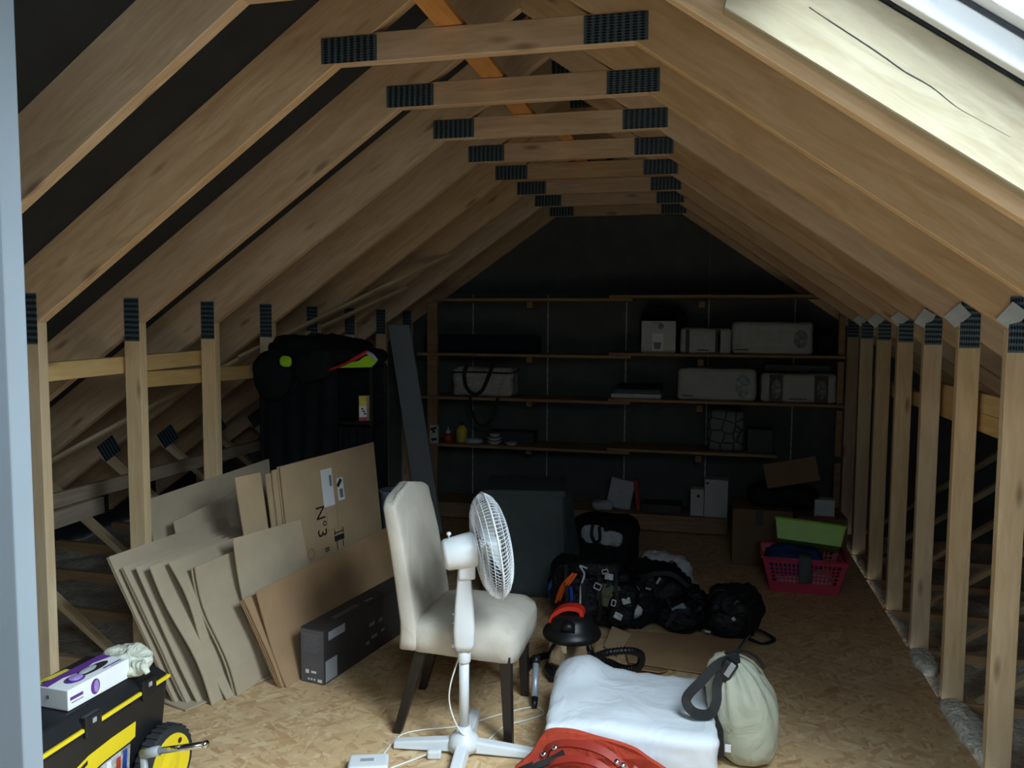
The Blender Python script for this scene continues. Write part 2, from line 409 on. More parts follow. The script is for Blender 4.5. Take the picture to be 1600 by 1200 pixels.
def softbox(name, c, s, mat, parent, r, amp, freq, seed, R, floor, fn, ridge, n=18):
    c = Vector(c); s = Vector(s); inner = Vector([max(.001, v-r) for v in s]); off = Vector((seed*3.7, seed*1.3, seed*7.1))
    bm = bmesh.new(); bmesh.ops.create_cube(bm, size=2.0); bmesh.ops.subdivide_edges(bm, edges=list(bm.edges), cuts=n, use_grid_fill=True)
    for v in bm.verts:
        d = v.co.copy(); q = Vector([math.copysign(abs(d[k])**.8, d[k])*s[k] for k in range(3)])
        i = Vector([max(-inner[k], min(inner[k], q[k])) for k in range(3)]); dn = (q-i)
        if dn.length < 1e-6: dn = Vector([d[k] if abs(d[k]) > .999 else 0 for k in range(3)])
        dn.normalize(); p = i+dn*r
        if fn: p = fn(p, d)
        e = p*freq+off; nz = noise.noise(e)+ridge*(1-2*abs(noise.noise(e*2.1+off)))*.6+.35*noise.noise(e*4.3)
        w = c+R @ (p+dn*nz*amp)
        if floor is not None and w.z < floor: w.z = floor
        v.co = w
    vs_ = [v.co.copy() for v in bm.verts]; bm.verts.index_update(); fs_ = [tuple(v.index for v in f.verts) for f in bm.faces]; bm.free()
    return MB().add(vs_, fs_).build(name, mat, parent, smooth=True)

def sheet(name, nb, fb, ft, nt, mat, parent=None, th=.007, bow=0., bow2=0., nv=10, nh=6, crease=None, seed=0, amp=.004):
    """a cardboard sheet with corners near-bottom, far-bottom, far-top, near-top; bow bends it over its height."""
    nb, fb, ft, nt = map(Vector, (nb, fb, ft, nt)); n = (fb-nb).cross(nt-nb).normalized()
    A = []; B = []
    for i in range(nv+1):
        v = i/nv
        for j in range(nh+1):
            u = j/nh
            p = (nb*(1-u)+fb*u)*(1-v) + (nt*(1-u)+ft*u)*v
            p += n*(bow*math.sin(math.pi*v)*(1-.35*u) + bow2*math.sin(2*math.pi*v) + amp*noise.noise(p*6+Vector((seed, 0, 0))))
            if p.z < .001: p.z = .001
            A.append(p); B.append(p+n*th)
    w = nh+1; k = len(A); fs = []
    for i in range(nv):
        for j in range(nh):
            q = (i*w+j, i*w+j+1, (i+1)*w+j+1, (i+1)*w+j); fs.append(q[::-1]); fs.append(tuple(x+k for x in q))
    rim = [i for i in range(nh)] + [i*w+nh for i in range(nv)] + [nv*w+j for j in range(nh, 0, -1)] + [i*w for i in range(nv, 0, -1)]
    for a, b in zip(rim, rim[1:]+rim[:1]): fs.append((a, b, b+k, a+k))
    return MB().add(A+B, fs).build(name, mat, parent)

def text(name, body, size, origin, xdir, ydir, mat, parent):
    cu = bpy.data.curves.new(name, 'FONT'); cu.body = body; cu.size = size; cu.extrude = .0004; cu.align_x = 'CENTER'; cu.align_y = 'CENTER'
    cu.materials.append(M[mat])
    tmp = bpy.data.objects.new('tmp_text', cu); COL.objects.link(tmp)
    me = bpy.data.meshes.new_from_object(tmp.evaluated_get(bpy.context.evaluated_depsgraph_get())); bpy.data.objects.remove(tmp); bpy.data.curves.remove(cu)
    x = Vector(xdir).normalized(); y = Vector(ydir); y = (y-x*y.dot(x)).normalized(); z = x.cross(y); c = Vector(origin)
    w = Matrix(((x.x, y.x, z.x, c.x), (x.y, y.y, z.y, c.y), (x.z, y.z, z.z, c.z), (0, 0, 0, 1)))
    return link(name, me, mat, parent, w)
def decal(name, c, xdir, ydir, w, h, mat, parent, t=.0012):
    x = Vector(xdir).normalized(); y = Vector(ydir); y = (y-x*y.dot(x)).normalized(); z = x.cross(y); c = Vector(c)
    F = Matrix(((x.x, y.x, z.x, c.x), (x.y, y.y, z.y, c.y), (x.z, y.z, z.z, c.z), (0, 0, 0, 1)))
    return MB().box((-w/2, -h/2, -t/2), (w/2, h/2, t/2), F).build(name, mat, parent, mat4=F)
def disc(name, c, xdir, ydir, rx, ry, mat, parent, t=.0016):
    x = Vector(xdir).normalized(); y = Vector(ydir); y = (y-x*y.dot(x)).normalized(); z = x.cross(y); c = Vector(c)
    F = Matrix(((x.x, y.x, z.x, c.x), (x.y, y.y, z.y, c.y), (x.z, y.z, z.z, c.z), (0, 0, 0, 1)))
    poly = [F @ Vector((rx*math.cos(a*math.pi/14), ry*math.sin(a*math.pi/14), -t/2)) for a in range(28)]
    return MB().prism(poly, z*t).build(name, mat, parent, mat4=F)

# ================================================================== STRUCTURE
def struct(o): o['kind'] = 'structure'; return o
Y0, Y1 = -1.7, 6.99
# floor of OSB sheets
FL = struct(thing('floor', 'pale oriented strand board floor of the loft', None, (0, 0, 0)))
sheets_y = [Y0, -.2, 1.02, 2.24, 3.46, 4.68, 5.90, Y1]
for r in range(len(sheets_y)-1):
    xs = [-2.645, -.4, 1.035] if r % 2 else [-2.645, -1.45, 1.035]
    for a, b in zip(xs, xs[1:]):
        MB().box((a+.0008, sheets_y[r]+.0008, -.022), (b-.0008, sheets_y[r+1]-.0008, 0)).build('floor_board', 'osb', FL)
# roof slabs
def slab(mb, u0, u1, y0, y1, sd=1):
    mb.prism([(XC+sd*u0, y0, S(u0)+RT), (XC+sd*u0, y0, S(u0)+RT+.03), (XC+sd*u1, y0, S(u1)+RT+.03), (XC+sd*u1, y0, S(u1)+RT)], (0, y1-y0, 0))
mb = MB(); slab(mb, 0, .7, Y0, Y1+.2, -1); slab(mb, 1.8, 4.5, Y0, Y1+.2, -1); slab(mb, .7, 1.8, Y0, -1.2, -1); slab(mb, .7, 1.8, .1, Y1+.2, -1)
struct(mb.build('ceiling_left', 'underlay'))
WINS = [(.95, 2.0, .98, 2.064, 1), (.7, 1.8, -1.2, .1, 1), (.7, 1.8, -1.2, .1, -1)]  # the last, left slope one is added to carry the fill light
mb = MB(); ua, ub = .7, 2.0
slab(mb, 0, .7, Y0, Y1+.2); slab(mb, 2.0, 4.5, Y0, Y1+.2)
slab(mb, .7, 2.0, Y0, -1.2); slab(mb, 1.8, 2.0, -1.2, .1); slab(mb, .7, 2.0, .1, .98); slab(mb, .7, .95, .98, 2.065); slab(mb, .7, 2.0, 2.065, Y1+.2)
struct(mb.build('ceiling_right', 'underlay'))
for k, (u0, u1, y0, y1, sdw) in enumerate(WINS):
    w = struct(thing('window_%d' % (k+1), ('white framed roof window in the right slope', 'white framed roof window behind the camera, right slope', 'added white framed roof window, unseen behind the camera, left slope, for the fill light')[k], None, (XC+sdw*u0, y0, S(u0)+RT)))
    def fr(name, a, b, c, d, o0, o1, mat):
        MB().prism([(XC+sdw*a, c, S(a)+o0), (XC+sdw*a, c, S(a)+o1), (XC+sdw*b, c, S(b)+o1), (XC+sdw*b, c, S(b)+o0)], (0, d-c, 0)).build(name, mat, w, bevel=.004)
    fr('frame_jamb', u0+.001, u1-.001, y1-.035, y1-.0005, RT+.006, RT+.15, 'white_frame')
    fr('frame_jamb', u0+.001, u1-.001, y0+.0005, y0+.035, RT+.006, RT+.15, 'white_frame')
    fr('frame_head', u0+.001, u0+.035, y0+.036, y1-.036, RT+.006, RT+.15, 'white_frame')
    fr('frame_sill', u1-.035, u1-.001, y0+.036, y1-.036, RT+.006, RT+.15, 'white_frame')
    fr('sash_rail', u0+.036, u1-.036, y1-.085, y1-.038, RT+.09, RT+.145, 'white_frame')
    fr('sash_rail', u0+.036, u1-.036, y0+.038, y0+.085, RT+.09, RT+.145, 'white_frame')
    fr('seal', u0+.04, u1-.04, y1-.041, y1-.0355, RT+.075, RT+.09, 'alu')
    fr('pane', u0+.036, u1-.036, y0+.086, y1-.086, RT+.115, RT+.121, 'glass')
# gable wall at the far end: panels with pale joints
def clip(poly):
    for sgn in (1, -1):
        out = []
        f = lambda p: S(0)+RT - SL*sgn*(p[0]-XC) - p[1]
        for a, b in zip(poly, poly[1:]+poly[:1]):
            fa, fb = f(a), f(b)
            if fa >= 0: out.append(a)
            if (fa >= 0) != (fb >= 0):
                t = fa/(fa-fb); out.append((a[0]+(b[0]-a[0])*t, a[1]+(b[1]-a[1])*t))
        poly = out
        if len(poly) < 3: return []
    return poly
WB = struct(thing('wall_back', 'dark grey panelled gable wall at the far end', None, (XC, Y1, 0)))
MB().prism([(p[0], Y1+.006, p[1]) for p in clip([(-5.4, -.3), (3.8, -.3), (3.8, 3.5), (-5.4, 3.5)])], (0, .1, 0)).build('joint_mortar', 'mortar', WB)
xj = [-2.085+.687*k for k in range(-5, 9)]
for a, b in zip(xj, xj[1:]):
    for z0, z1 in ((-.3, 1.93), (1.932, 3.5)):
        g = .006 if z0 < 0 else .0005
        p = clip([(a+g, z0), (b-g, z0), (b-g, z1), (a+g, z1)])
        if len(p) > 2: MB().prism([(q[0], Y1, q[1]) for q in p], (0, .02, 0)).build('panel', 'block', WB)
# white partition beside the doorway, on the left of the camera
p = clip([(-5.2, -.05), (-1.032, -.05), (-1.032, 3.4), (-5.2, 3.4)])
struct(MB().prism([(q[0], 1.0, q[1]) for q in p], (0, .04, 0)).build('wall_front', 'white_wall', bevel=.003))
for nm, xw in (('wall_left', XC-4.22), ('wall_right', XC+4.12)):
    struct(MB().box((xw, Y0, -.3), (xw+.1, Y1+.1, S(4.2)+RT+.03)).build(nm, 'underlay'))
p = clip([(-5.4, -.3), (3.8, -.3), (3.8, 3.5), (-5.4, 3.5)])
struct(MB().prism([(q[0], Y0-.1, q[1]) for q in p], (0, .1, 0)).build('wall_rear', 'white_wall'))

# insulation in the eaves
def wool(name, label, x0, x1, y0, y1, zf, nx, ny, seed):
    vs = []; fs = []
    for i in range(nx+1):
        for j in range(ny+1):
            x = x0+(x1-x0)*i/nx; y = y0+(y1-y0)*j/ny
            vs.append((x, y, zf(x, y)+.035*noise.noise(Vector((x*4+seed, y*4, 0)))+.02*noise.noise(Vector((x*13, y*13+seed, 2)))))
    for i in range(nx):
        for j in range(ny): fs.append((i*(ny+1)+j, (i+1)*(ny+1)+j, (i+1)*(ny+1)+j+1, i*(ny+1)+j+1))
    o = MB().add(vs, fs).build(name, 'wool', smooth=True)
    return tag(o, label, 'insulation', kind='stuff')
wool('eaves_insulation', 'pale mineral wool spread behind the right hand studs', 1.045, 3.3, 1.2, 6.95, lambda x, y: -.07+.06*math.exp(-((x-1.09)/.05)**2)*(1 if (y*1.7 % 1) > .35 else .25), 60, 150, 3)
wool('eaves_insulation', 'dim mineral wool spread behind the left hand studs', -4.9, -2.66, 1.2, 6.95, lambda x, y: -.09, 40, 90, 9)
for x, y, sx, sy, ra in ((1.085, 3.60, .065, .27, .06), (1.07, 4.30, .05, .13, -.05)):
    tag(soft('insulation_scrap', (x, y, .005), (sx, sy, .035), 'wool', None, .7, .7, .012, 22, int(y*10), rz=ra, floor=-.02, nu=28, nv=14),
        'white wool tuft spilling over the floor edge beside the %s' % ('nearest right hand stud' if y < 4 else 'third right hand stud'), 'insulation')

# ================================================================== TRUSSES
TY = [2.7205+.6*(i-1) for i in range(9)]
T = .047
labels = ['grey-lit roof truss nearest the camera, beside the roof window, collar tie out of frame',
          'frontmost roof truss with its whole collar tie in view', 'second roof truss with a visible collar tie, counted from the front',
          'third roof truss with a visible collar tie, counted from the front', 'fourth roof truss with a visible collar tie, counted from the front',
          'fifth roof truss with a visible collar tie, counted from the front', 'sixth roof truss with a visible collar tie, counted from the front',
          'seventh roof truss back, its left stud beside the leaning grey board', 'rearmost roof truss, close against the dark gable wall']
def plate(cx, cz, w, h, y, ang, parent):
    ax = Vector((math.cos(ang), 0, math.sin(ang))); ay = Vector((0, 1, 0)); az = ax.cross(ay)
    F = Matrix(((ax.x, 0, az.x, cx), (ax.y, 1, az.y, y), (ax.z, 0, az.z, cz), (0, 0, 0, 1)))
    return MB().box((-w/2, -.0035, -h/2), (w/2, -.0002, h/2), F).build('nail_plate', 'plate', parent, mat4=F)
for i, y in enumerate(TY):
    t = thing('roof_truss', labels[i], 'roof truss', (XC, y, 0), group='timber roof trusses')
    for sd in (-1, 1):
        X = lambda u: XC+sd*u
        timber('rafter', [(X(.0006), S(0)), (X(.0006), S(0)+RT), (X(4.15), S(4.15)+RT), (X(4.15), S(4.15))], y, T, (sd, -SL), 'wood', t)
        u0, u1 = 1.853, 1.941
        timber('stud', [(X(u0), -.019), (X(u0), S(u0)-.0005), (X(u1), S(u1)-.0005), (X(u1), -.019)] if i != 8 or True else [], y, T, (0, 1), 'wood_stud', t)
        # eaves web from rafter to tie
        a = Vector((X(3.12), 0, S(3.12)-.002)); b = Vector((X(2.02), 0, -.018)); d = (b-a).normalized(); n = Vector((-d.z, 0, d.x))*.036
        timber('web', [((a+n).x, S((a+n).x-XC)-.001), ((a-n).x, S((a-n).x-XC)-.001), ((b-n).x, -.019), ((b+n).x, -.019)], y, T, (d.x, d.z), 'wood_pale', t)
        plate(X(3.07), S(3.07)+.015, .15, .12, y, -sd*ANG, t)
        if sd < 0: plate(X(.478), 2.644, .212, .088, y, 0, t)
        else: plate(X(.468), 2.644, .21, .09, y, 0, t)
        plate(X(u0+.042), 1.685, .205, .08, y, math.pi/2, t)
        if sd > 0 and 1 <= i <= 7:
            q = (.95, .62, .78, .5, .85, .7, .75)[i-1]
            F = Matrix.Translation((X(u0)-.012+.01*(i % 3), y-.008, 1.715+.01*(i % 2))) @ Euler((.25, q, .2)).to_matrix().to_4x4()
            MB().box((-.036, -.001, -.042), (.036, .001, .042), F).build('bracket_tab', 'tab', t, mat4=F)
    timber('collar_tie', [(XC-.53, 2.597), (XC-.388, 2.6965), (XC+.388, 2.6965), (XC+.53, 2.597)], y+.0006, T-.0012, (1, 0), 'wood', t)
    plate(XC, S(0)+.13, .2, .14, y, 0, t)
    timber('bottom_tie', [(XC-4.1, -.2), (XC-4.1, -.0235), (XC+4.1, -.0235), (XC+4.1, -.2)], y, T, (1, 0), 'wood', t)

# trimmer board under the roof window, in front of the first truss
def sz(x): return 2.441 - .689*(x-.009)
tb = thing('trimmer_board', 'brightly lit thick pale board with a long crack beneath the roof window', 'board', (.6, 2.07, 2.0))
timber('plank', [(.009, sz(.009)), (.036, sz(.009)+.10), (.075, sz(.075)+.228), (1.9, sz(1.9)+.228), (1.9, sz(1.9))], 2.07, .0475, (1, -.689), 'wood_board', tb, bevel=.003)
cr = [(.205, 2.425), (.262, 2.382), (.330, 2.332), (.372, 2.300), (.42, 2.262), (.475, 2.226), (.53, 2.178), (.585, 2.142), (.645, 2.104)]
crp = []
for k, (x, z) in enumerate(spline([(x, 0, z) for x, z in cr], 5)[i] for i in range(0)): pass
sp = spline([(x, 2.0694, z) for x, z in cr], 5)
crk = MB(); n = len(sp)
top = [p+Vector((0, 0, .0022*math.sin(math.pi*min(1, .15+k/n))+.0012*noise.noise(p*60))) for k, p in enumerate(sp)]
bot = [p-Vector((0, 0, .0016*math.sin(math.pi*min(1, .15+k/n)))) for k, p in enumerate(sp)]
crk.prism(top+bot[::-1], (0, .0004, 0)); o = crk.build('crack', 'ink', tb); o['label'] = 'thin dark drying crack'

# longitudinal members
def loose(name, label, cat, p0, p1, w, t_, wd, mat): return tag(beam(name, p0, p1, w, t_, wd, mat), label, cat)
loose('binder_board', 'orange pine binder lying along the tops of the front collar ties', 'board', (-.888, 1.8, 2.711), (-.925, 4.3, 2.711), .095, .024, (1, 0, 0), 'wood_orange')
loose('binder_board', 'short pine binder lying over the middle collar ties', 'board', (-.80, 4.1, 2.709), (-.84, 6.3, 2.709), .08, .022, (1, 0, 0), 'wood_orange')
xr = -2.776
loose('brace_rail', 'upper yellow pine rail fixed behind the three left front studs', 'rail', (xr, 2.6, 1.452), (xr, 3.97, 1.478), .08, .045, (0, 0, 1), 'wood_rail')
loose('brace_rail', 'lower yellow pine rail behind the left studs, ending at the black jacket', 'rail', (xr-.001, 3.395, 1.387), (xr-.001, 4.62, 1.366), .08, .045, (0, 0, 1), 'wood_rail')
dn = Vector((SL, 0, -1)).normalized()  # down from the left soffit
nl = Vector((.57, 0, -.82))
def on_soffit(x, y, d=.016): return (x+.57*d, y, S(x-XC)-.82*d)
loose('roof_lath', 'long thin pale lath nailed diagonally under the left rafters, lower end by the eaves', 'lath', on_soffit(-3.9, 3.9), on_soffit(-2.85, 4.72), .045, .022, (.2, 1, .1), 'wood_pale')
loose('roof_lath', 'thin pale lath rising under the left rafters towards the gable above the black clothes', 'lath', on_soffit(-2.95, 4.6), on_soffit(-1.9, 5.75), .045, .022, (.2, 1, .1), 'wood_pale')
loose('roof_lath', 'shorter pale lath just below another one, over the black clothes', 'lath', on_soffit(-2.75, 5.1), on_soffit(-2.25, 5.75), .045, .022, (.2, 1, .1), 'wood_pale')
loose('web_binder', 'grey horizontal board running along the left eaves webs', 'board', (-3.13, 3.0, .79), (-3.13, 5.6, .80), .075, .03, (0, 0, 1), 'wood_grey')
loose('web_binder', 'short grey board end under the longer one in the left eaves', 'board', (-3.09, 2.9, .70), (-3.09, 3.55, .715), .085, .03, (0, 0, 1), 'wood_grey')
loose('eaves_rail', 'upper pine rail behind the right hand studs', 'rail', (1.19, 2.9, 1.345), (1.19, 5.0, 1.335), .085, .045, (0, 0, 1), 'wood_rail')
loose('eaves_rail', 'lower pine rail behind the right hand studs', 'rail', (1.19, 3.3, 1.255), (1.19, 6.9, 1.25), .085, .045, (0, 0, 1), 'wood_rail')

# ================================================================== SHELVING
ZS = [1.885, 1.425, 1.055, .65, .145]
sh = thing('wall_shelving', 'dark timber wall shelving across the gable wall', 'shelving', (XC, 6.7, 0))
for k, z in enumerate(ZS):
    if k < 4:
        xl, xr2 = (-2.3, .99) if k == 0 else ((-2.44, .985) if k < 3 else (-2.38, .52))
        MB().box((xl, 6.50, z-.024), (-.62, 6.90, z)).build('shelf_board', 'wood_shelf', sh, bevel=.002)
        MB().box((-.80, 6.49, z+.001), (xr2, 6.89, z+.024)).build('shelf_board', 'wood_shelf', sh, bevel=.002)
    else:
        MB().box((-2.3, 6.50, z-.022), (.16, 6.90, z)).build('shelf_board', 'wood_shelf', sh, bevel=.002)
        MB().box((-2.3, 6.515, z-.13), (.16, 6.537, z-.0225)).build('fascia', 'wood_shelf', sh, bevel=.002)
for x in (-2.36, .94):
    for a, b in zip(ZS[1:] + [0.0], [1.8600] + ZS[1:]):
        top = b-.0245 if b != 1.86 else 1.86
        if x > 0: a2 = a+.0245
        else: a2 = a+.0005
        if a == 0.0: a2 = 0
        if x > 0 and top < .14: continue
        MB().box((x, 6.54, a2), (x+(.09 if x < 0 else .045), 6.585, top)).build('upright', 'wood_shelf', sh, bevel=.002)
for x in (-1.5, -.1):
    for z in ZS[:4]:
        MB().box((x, 6.60, z-.075), (x+.045, 6.93, z-.025)).build('bearer', 'wood_shelf', sh)

# ================================================================== CHAIR
ch = thing('dining_chair', 'beige suede upholstered dining chair with dark tapered legs behind the fan', 'chair', (-.99, 3.2, 0))
def leg(bx, by, tx, ty, z1, wb, wt):
    p = [(bx-wb, by-wb, 0), (bx+wb, by-wb, 0), (bx+wb, by+wb, 0), (bx-wb, by+wb, 0), (tx-wt, ty-wt, z1), (tx+wt, ty-wt, z1), (tx+wt, ty+wt, z1), (tx-wt, ty+wt, z1)]
    MB().hexa([Vector(q) for q in p]).build('leg', 'darkwood', ch, bevel=.003)
leg(-1.213, 3.0, -1.115, 3.03, .36, .017, .024); leg(-.745, 3.015, -.765, 3.035, .36, .017, .023)
leg(-.78, 3.455, -.79, 3.44, .36, .017, .023); leg(-1.25, 3.40, -1.16, 3.41, .36, .017, .024)
# seat: crowned cushion with skirt
vs = []; fs = []; NX, NY = 18, 18
def seat_pt(u, v, top):
    x = -1.165+u*.445; y = (2.985+.02*u)*(1-v) + (3.47+.0*u)*v
    if top:
        cr_ = (1-(2*u-1)**4)*(1-(2*v-1)**4)
        return Vector((x, y, .462+.028*cr_-.03*max(0, u-.9)/.1 - .012*max(0, abs(2*v-1)-.85)/.15 + .004*noise.noise(Vector((x*7, y*7, 0)))))
    return Vector((x, y, .352-.022*u))
sm = MB()
ring = []
for k in range(16): ring.append((k/16, 0))
for k in range(16): ring.append((1, k/16))
for k in range(16): ring.append((1-k/16, 1))
for k in range(16): ring.append((0, 1-k/16))
def rc(u, v, r):  # rounded-square inset
    return (.5+(u-.5)*r, .5+(v-.5)*r)
layers = []
for r, zf in ((.96, 'b0'), (1.0, 'b1'), (1.005, 'm'), (1.0, 't0'), (.975, 't1'), (.90, 't2'), (.75, 't'), (.5, 't'), (.25, 't')):
    L = []
    for (u, v) in ring:
        uu, vv = rc(u, v, r); tp = seat_pt(uu, vv, True); bt = seat_pt(uu, vv, False)
        cx, cy = -.94, 3.23; dx, dy = tp.x-cx, tp.y-cy
        q = max(0, (abs(2*u-1)+abs(2*v-1)-1.78)/.22); k_ = 1-.07*q
        tp.x = cx+dx*k_; tp.y = cy+dy*k_; bt.x = tp.x; bt.y = tp.y
        wv = .004*noise.noise(Vector((tp.x*11, tp.y*11, 3)))
        if zf == 'b0': p_ = bt.copy()
        elif zf == 'b1': p_ = bt + Vector((wv, wv, .004))
        elif zf == 'm': p_ = (bt+tp)/2+Vector((wv, wv, 0))
        elif zf == 't0': p_ = Vector((tp.x, tp.y, .432-.012*uu))
        elif zf == 't1': p_ = Vector((tp.x, tp.y, .452-.010*uu))
        else: p_ = tp
        L.append(p_)
    layers.append(L)
vs = [p_ for L in layers for p_ in L]; n = len(ring)
fs = [(i*n+j, i*n+(j+1) % n, (i+1)*n+(j+1) % n, (i+1)*n+j) for i in range(len(layers)-1) for j in range(n)]
fs += [tuple(range(n-1, -1, -1)), tuple(range((len(layers)-1)*n, len(layers)*n))]
sm.add(vs, fs).build('seat', 'suede', ch, smooth=True)
# backrest: leaning slab with rounded, slightly humped top
vs = []; fs = []; rows = 16; per = 28
for i in range(rows+1):
    v = i/rows; z = .36+v*.565
    lean = -.012-.062*max(0, v-.18)**1.15*1.6
    xc_ = -1.150+lean; th = (.04 if v > .12 else .042)*(1-.12*v)
    y0, y1 = 2.978+.012*v, 3.44-.03*v
    if v > .9: th *= .92
    for j in range(per):
        a = 2*math.pi*j/per; cx_ = math.copysign(abs(math.cos(a))**.35, math.cos(a)); sy = math.copysign(abs(math.sin(a))**.22, math.sin(a))
        zz = z
        if v > .6: zz = z+.05*(1-sy**2)*(v-.6)/.4
        curve = .02*(1-sy*sy)
        vs.append(Vector((xc_+cx_*th-curve+.003*noise.noise(Vector((sy*3, z*6, 1))), (y0+y1)/2+sy*(y1-y0)/2, zz)))
for i in range(rows):
    for j in range(per): fs.append((i*per+j, i*per+(j+1) % per, (i+1)*per+(j+1) % per, (i+1)*per+j))
# domed top
base = rows*per; last = base
for k, (sc_, dz) in enumerate(((.9, .016), (.7, .024), (.35, .028))):
    c_ = sum((vs[base+j] for j in range(per)), Vector())/per
    st = len(vs)
    for j in range(per):
        p_ = vs[base+j]; vs.append(Vector((c_.x+(p_.x-c_.x)*sc_, c_.y+(p_.y-c_.y)*(1-(1-sc_)*.15), p_.z+dz)))
    for j in range(per): fs.append((last+j, last+(j+1) % per, st+(j+1) % per, st+j))
    last = st
fs.append(tuple(range(last, last+per))); fs.append(tuple(range(per-1, -1, -1)))
MB().add(vs, fs).build('backrest', 'suede', ch, smooth=True)
decal('tag', (-.705, 3.53, .40), (1, .3, 0), (0, .2, 1), .001, .001, 'paper_grey', ch) if False else None

# ================================================================== FAN
fc = Vector((-.903, 2.918, 0))
fan = thing('pedestal_fan', 'white pedestal fan with wire grille on a cross base', 'fan', fc)
for (ex, ey) in ((-1.196, 2.886), (-.596, 2.952), (-.945, 3.225), (-.862, 2.60)):
    d = (Vector((ex, ey, 0))-fc); L = d.length; d.normalize(); s_ = Vector((-d.y, d.x, 0))
    p = []
    for r, w, z0, z1 in ((.03, .030, .012, .058), (L-.015, .026, .004, .030)):
        c_ = fc+d*r
        p.append([c_-s_*w+Vector((0, 0, z0)), c_+s_*w+Vector((0, 0, z0)), c_+s_*w*.75+Vector((0, 0, z1)), c_-s_*w*.75+Vector((0, 0, z1))])
    a, b = p
    MB().hexa([a[0], a[1], b[1], b[0], a[3], a[2], b[2], b[3]]).build('base_arm', 'whiteplastic', fan, bevel=.006)
    MB().box((-.018, -.018, 0), (.018, .018, .0045), Matrix.Translation(fc+d*(L-.045))).build('foot_pad', 'rubber', fan)
mt = lambda x, y, z: Matrix.Translation((x, y, z))
MB().lathe([(.062, .02), (.062, .05), (.05, .072), (.032, .085), (.024, .11)], 28, mt(fc.x, fc.y, 0)).build('base_hub', 'whiteplastic', fan, smooth=True)
MB().lathe([(.0195, .10), (.0195, .385)], 24, mt(fc.x, fc.y, 0)).build('pole', 'whiteplastic', fan, smooth=True)
MB().lathe([(.024, .365), (.0255, .37), (.0255, .405), (.021, .412)], 24, mt(fc.x, fc.y, 0)).build('collar', 'whiteplastic', fan, smooth=True)
kn = MB().tube([(fc.x-.022, fc.y-.01, .432), (fc.x-.045, fc.y-.014, .434)], [.008, .012], 12).build('clamp_knob', 'whiteplastic', fan, smooth=True)
# control column
ya = math.radians(14)
Fc = Matrix.Translation((fc.x, fc.y, 0)) @ Matrix.Rotation(ya, 4, 'Z')
prof = [(.030, .028, .415), (.040, .034, .44), (.042, .036, .50), (.036, .033, .60), (.028, .026, .68), (.024, .022, .735)]
vs = []; fs = []; pn = 20
for (hx, hy, z) in prof:
    for j in range(pn):
        a = 2*math.pi*j/pn; c_, s_ = math.cos(a), math.sin(a)
        vs.append(Fc @ Vector((hx*math.copysign(abs(c_)**.4, c_), hy*math.copysign(abs(s_)**.4, s_), z)))
for i in range(len(prof)-1):
    for j in range(pn): fs.append((i*pn+j, i*pn+(j+1) % pn, (i+1)*pn+(j+1) % pn, (i+1)*pn+j))
fs += [tuple(range(pn-1, -1, -1)), tuple(range((len(prof)-1)*pn, len(prof)*pn))]
cc = MB().add(vs, fs).build('control_column', 'whiteplastic', fan, smooth=True)
for z in (.455, .49, .525, .56): 
    MB().lathe([(.006, 0), (.006, .004), (.004, .0055)], 12, Fc @ mt(-.0405+.02*(max(0, z-.5))*1.2, -.012, z) @ Matrix.Rotation(-math.pi/2, 4, 'Y')).build('button', 'greyplastic', cc)
decal('button_print', Fc @ Vector((-.0415, .008, .49)), Fc.to_3x3() @ Vector((0, -1, 0)), (0, 0, 1), .016, .06, 'paper_grey', cc)
# head: axis points right, slightly away and up
ax = Vector((math.cos(.15)*math.cos(.46), math.cos(.15)*math.sin(.46), math.sin(.15)))
xx = ax.cross(Vector((0, 0, 1))).normalized(); yy = ax.cross(xx).normalized()
gc = Vector((-.808, 2.955, .822))
G = Matrix(((xx.x, yy.x, ax.x, gc.x), (xx.y, yy.y, ax.y, gc.y), (xx.z, yy.z, ax.z, gc.z), (0, 0, 0, 1)))
mo = MB().lathe([(.03, -.19), (.052, -.187), (.060, -.175), (.066, -.10), (.068, -.07), (.060, -.058)], 28, G).build('motor_housing', 'whiteplastic', fan, smooth=True)
MB().lathe([(.004, 0), (.004, .018), (.009, .02), (.009, .028), (.005, .031)], 14, Matrix.Translation(G @ Vector((0, 0, -.165)) + Vector((0, 0, .055)))).build('oscillation_knob', 'whiteplastic', mo, smooth=True)
nb_ = G @ Vector((0, 0, -.105))
MB().box((-.032, -.024, .70), (.032, .024, .765), Matrix.Translation((nb_.x+.012, nb_.y, 0)) @ Matrix.Rotation(.3, 4, 'Z')).build('neck', 'whiteplastic', fan, bevel=.008)
def half(prof, nw):
    mb = MB()
    for k in range(nw):
        a0 = 2*math.pi*k/nw; pts = []
        for q, (r, z) in enumerate(prof):
            a = a0+.55*(r/.205)**1.0
            pts.append(G @ Vector((r*math.cos(a), r*math.sin(a), z)))
        mb.tube(pts, .0014, 4, cap=False)
    return mb
pf = [(.032, .066), (.07, .066), (.11, .062), (.15, .052), (.185, .033), (.200, .014), (.205, 0)]
pr_ = [(.060, -.058), (.10, -.060), (.145, -.052), (.18, -.036), (.200, -.014), (.205, 0)]
fg = half(pf, 84)
def ringtube(mb, r, z, rad, n=64, k=6):
    mb.tube([G @ Vector((r*math.cos(2*math.pi*j/n), r*math.sin(2*math.pi*j/n), z)) for j in range(n+1)], rad, k, cap=False)
for r, z in ((.09, .064), (.125, .059), (.16, .048), (.19, .028)): ringtube(fg, r, z, .0014)
fg.build('front_grille', 'wire', fan, smooth=True)
rg = half(pr_, 84)
for r, z in ((.09, -.0605), (.13, -.055), (.17, -.042), (.192, -.026)): ringtube(rg, r, z, .0014)
rg.build('rear_grille', 'wire', fan, smooth=True)
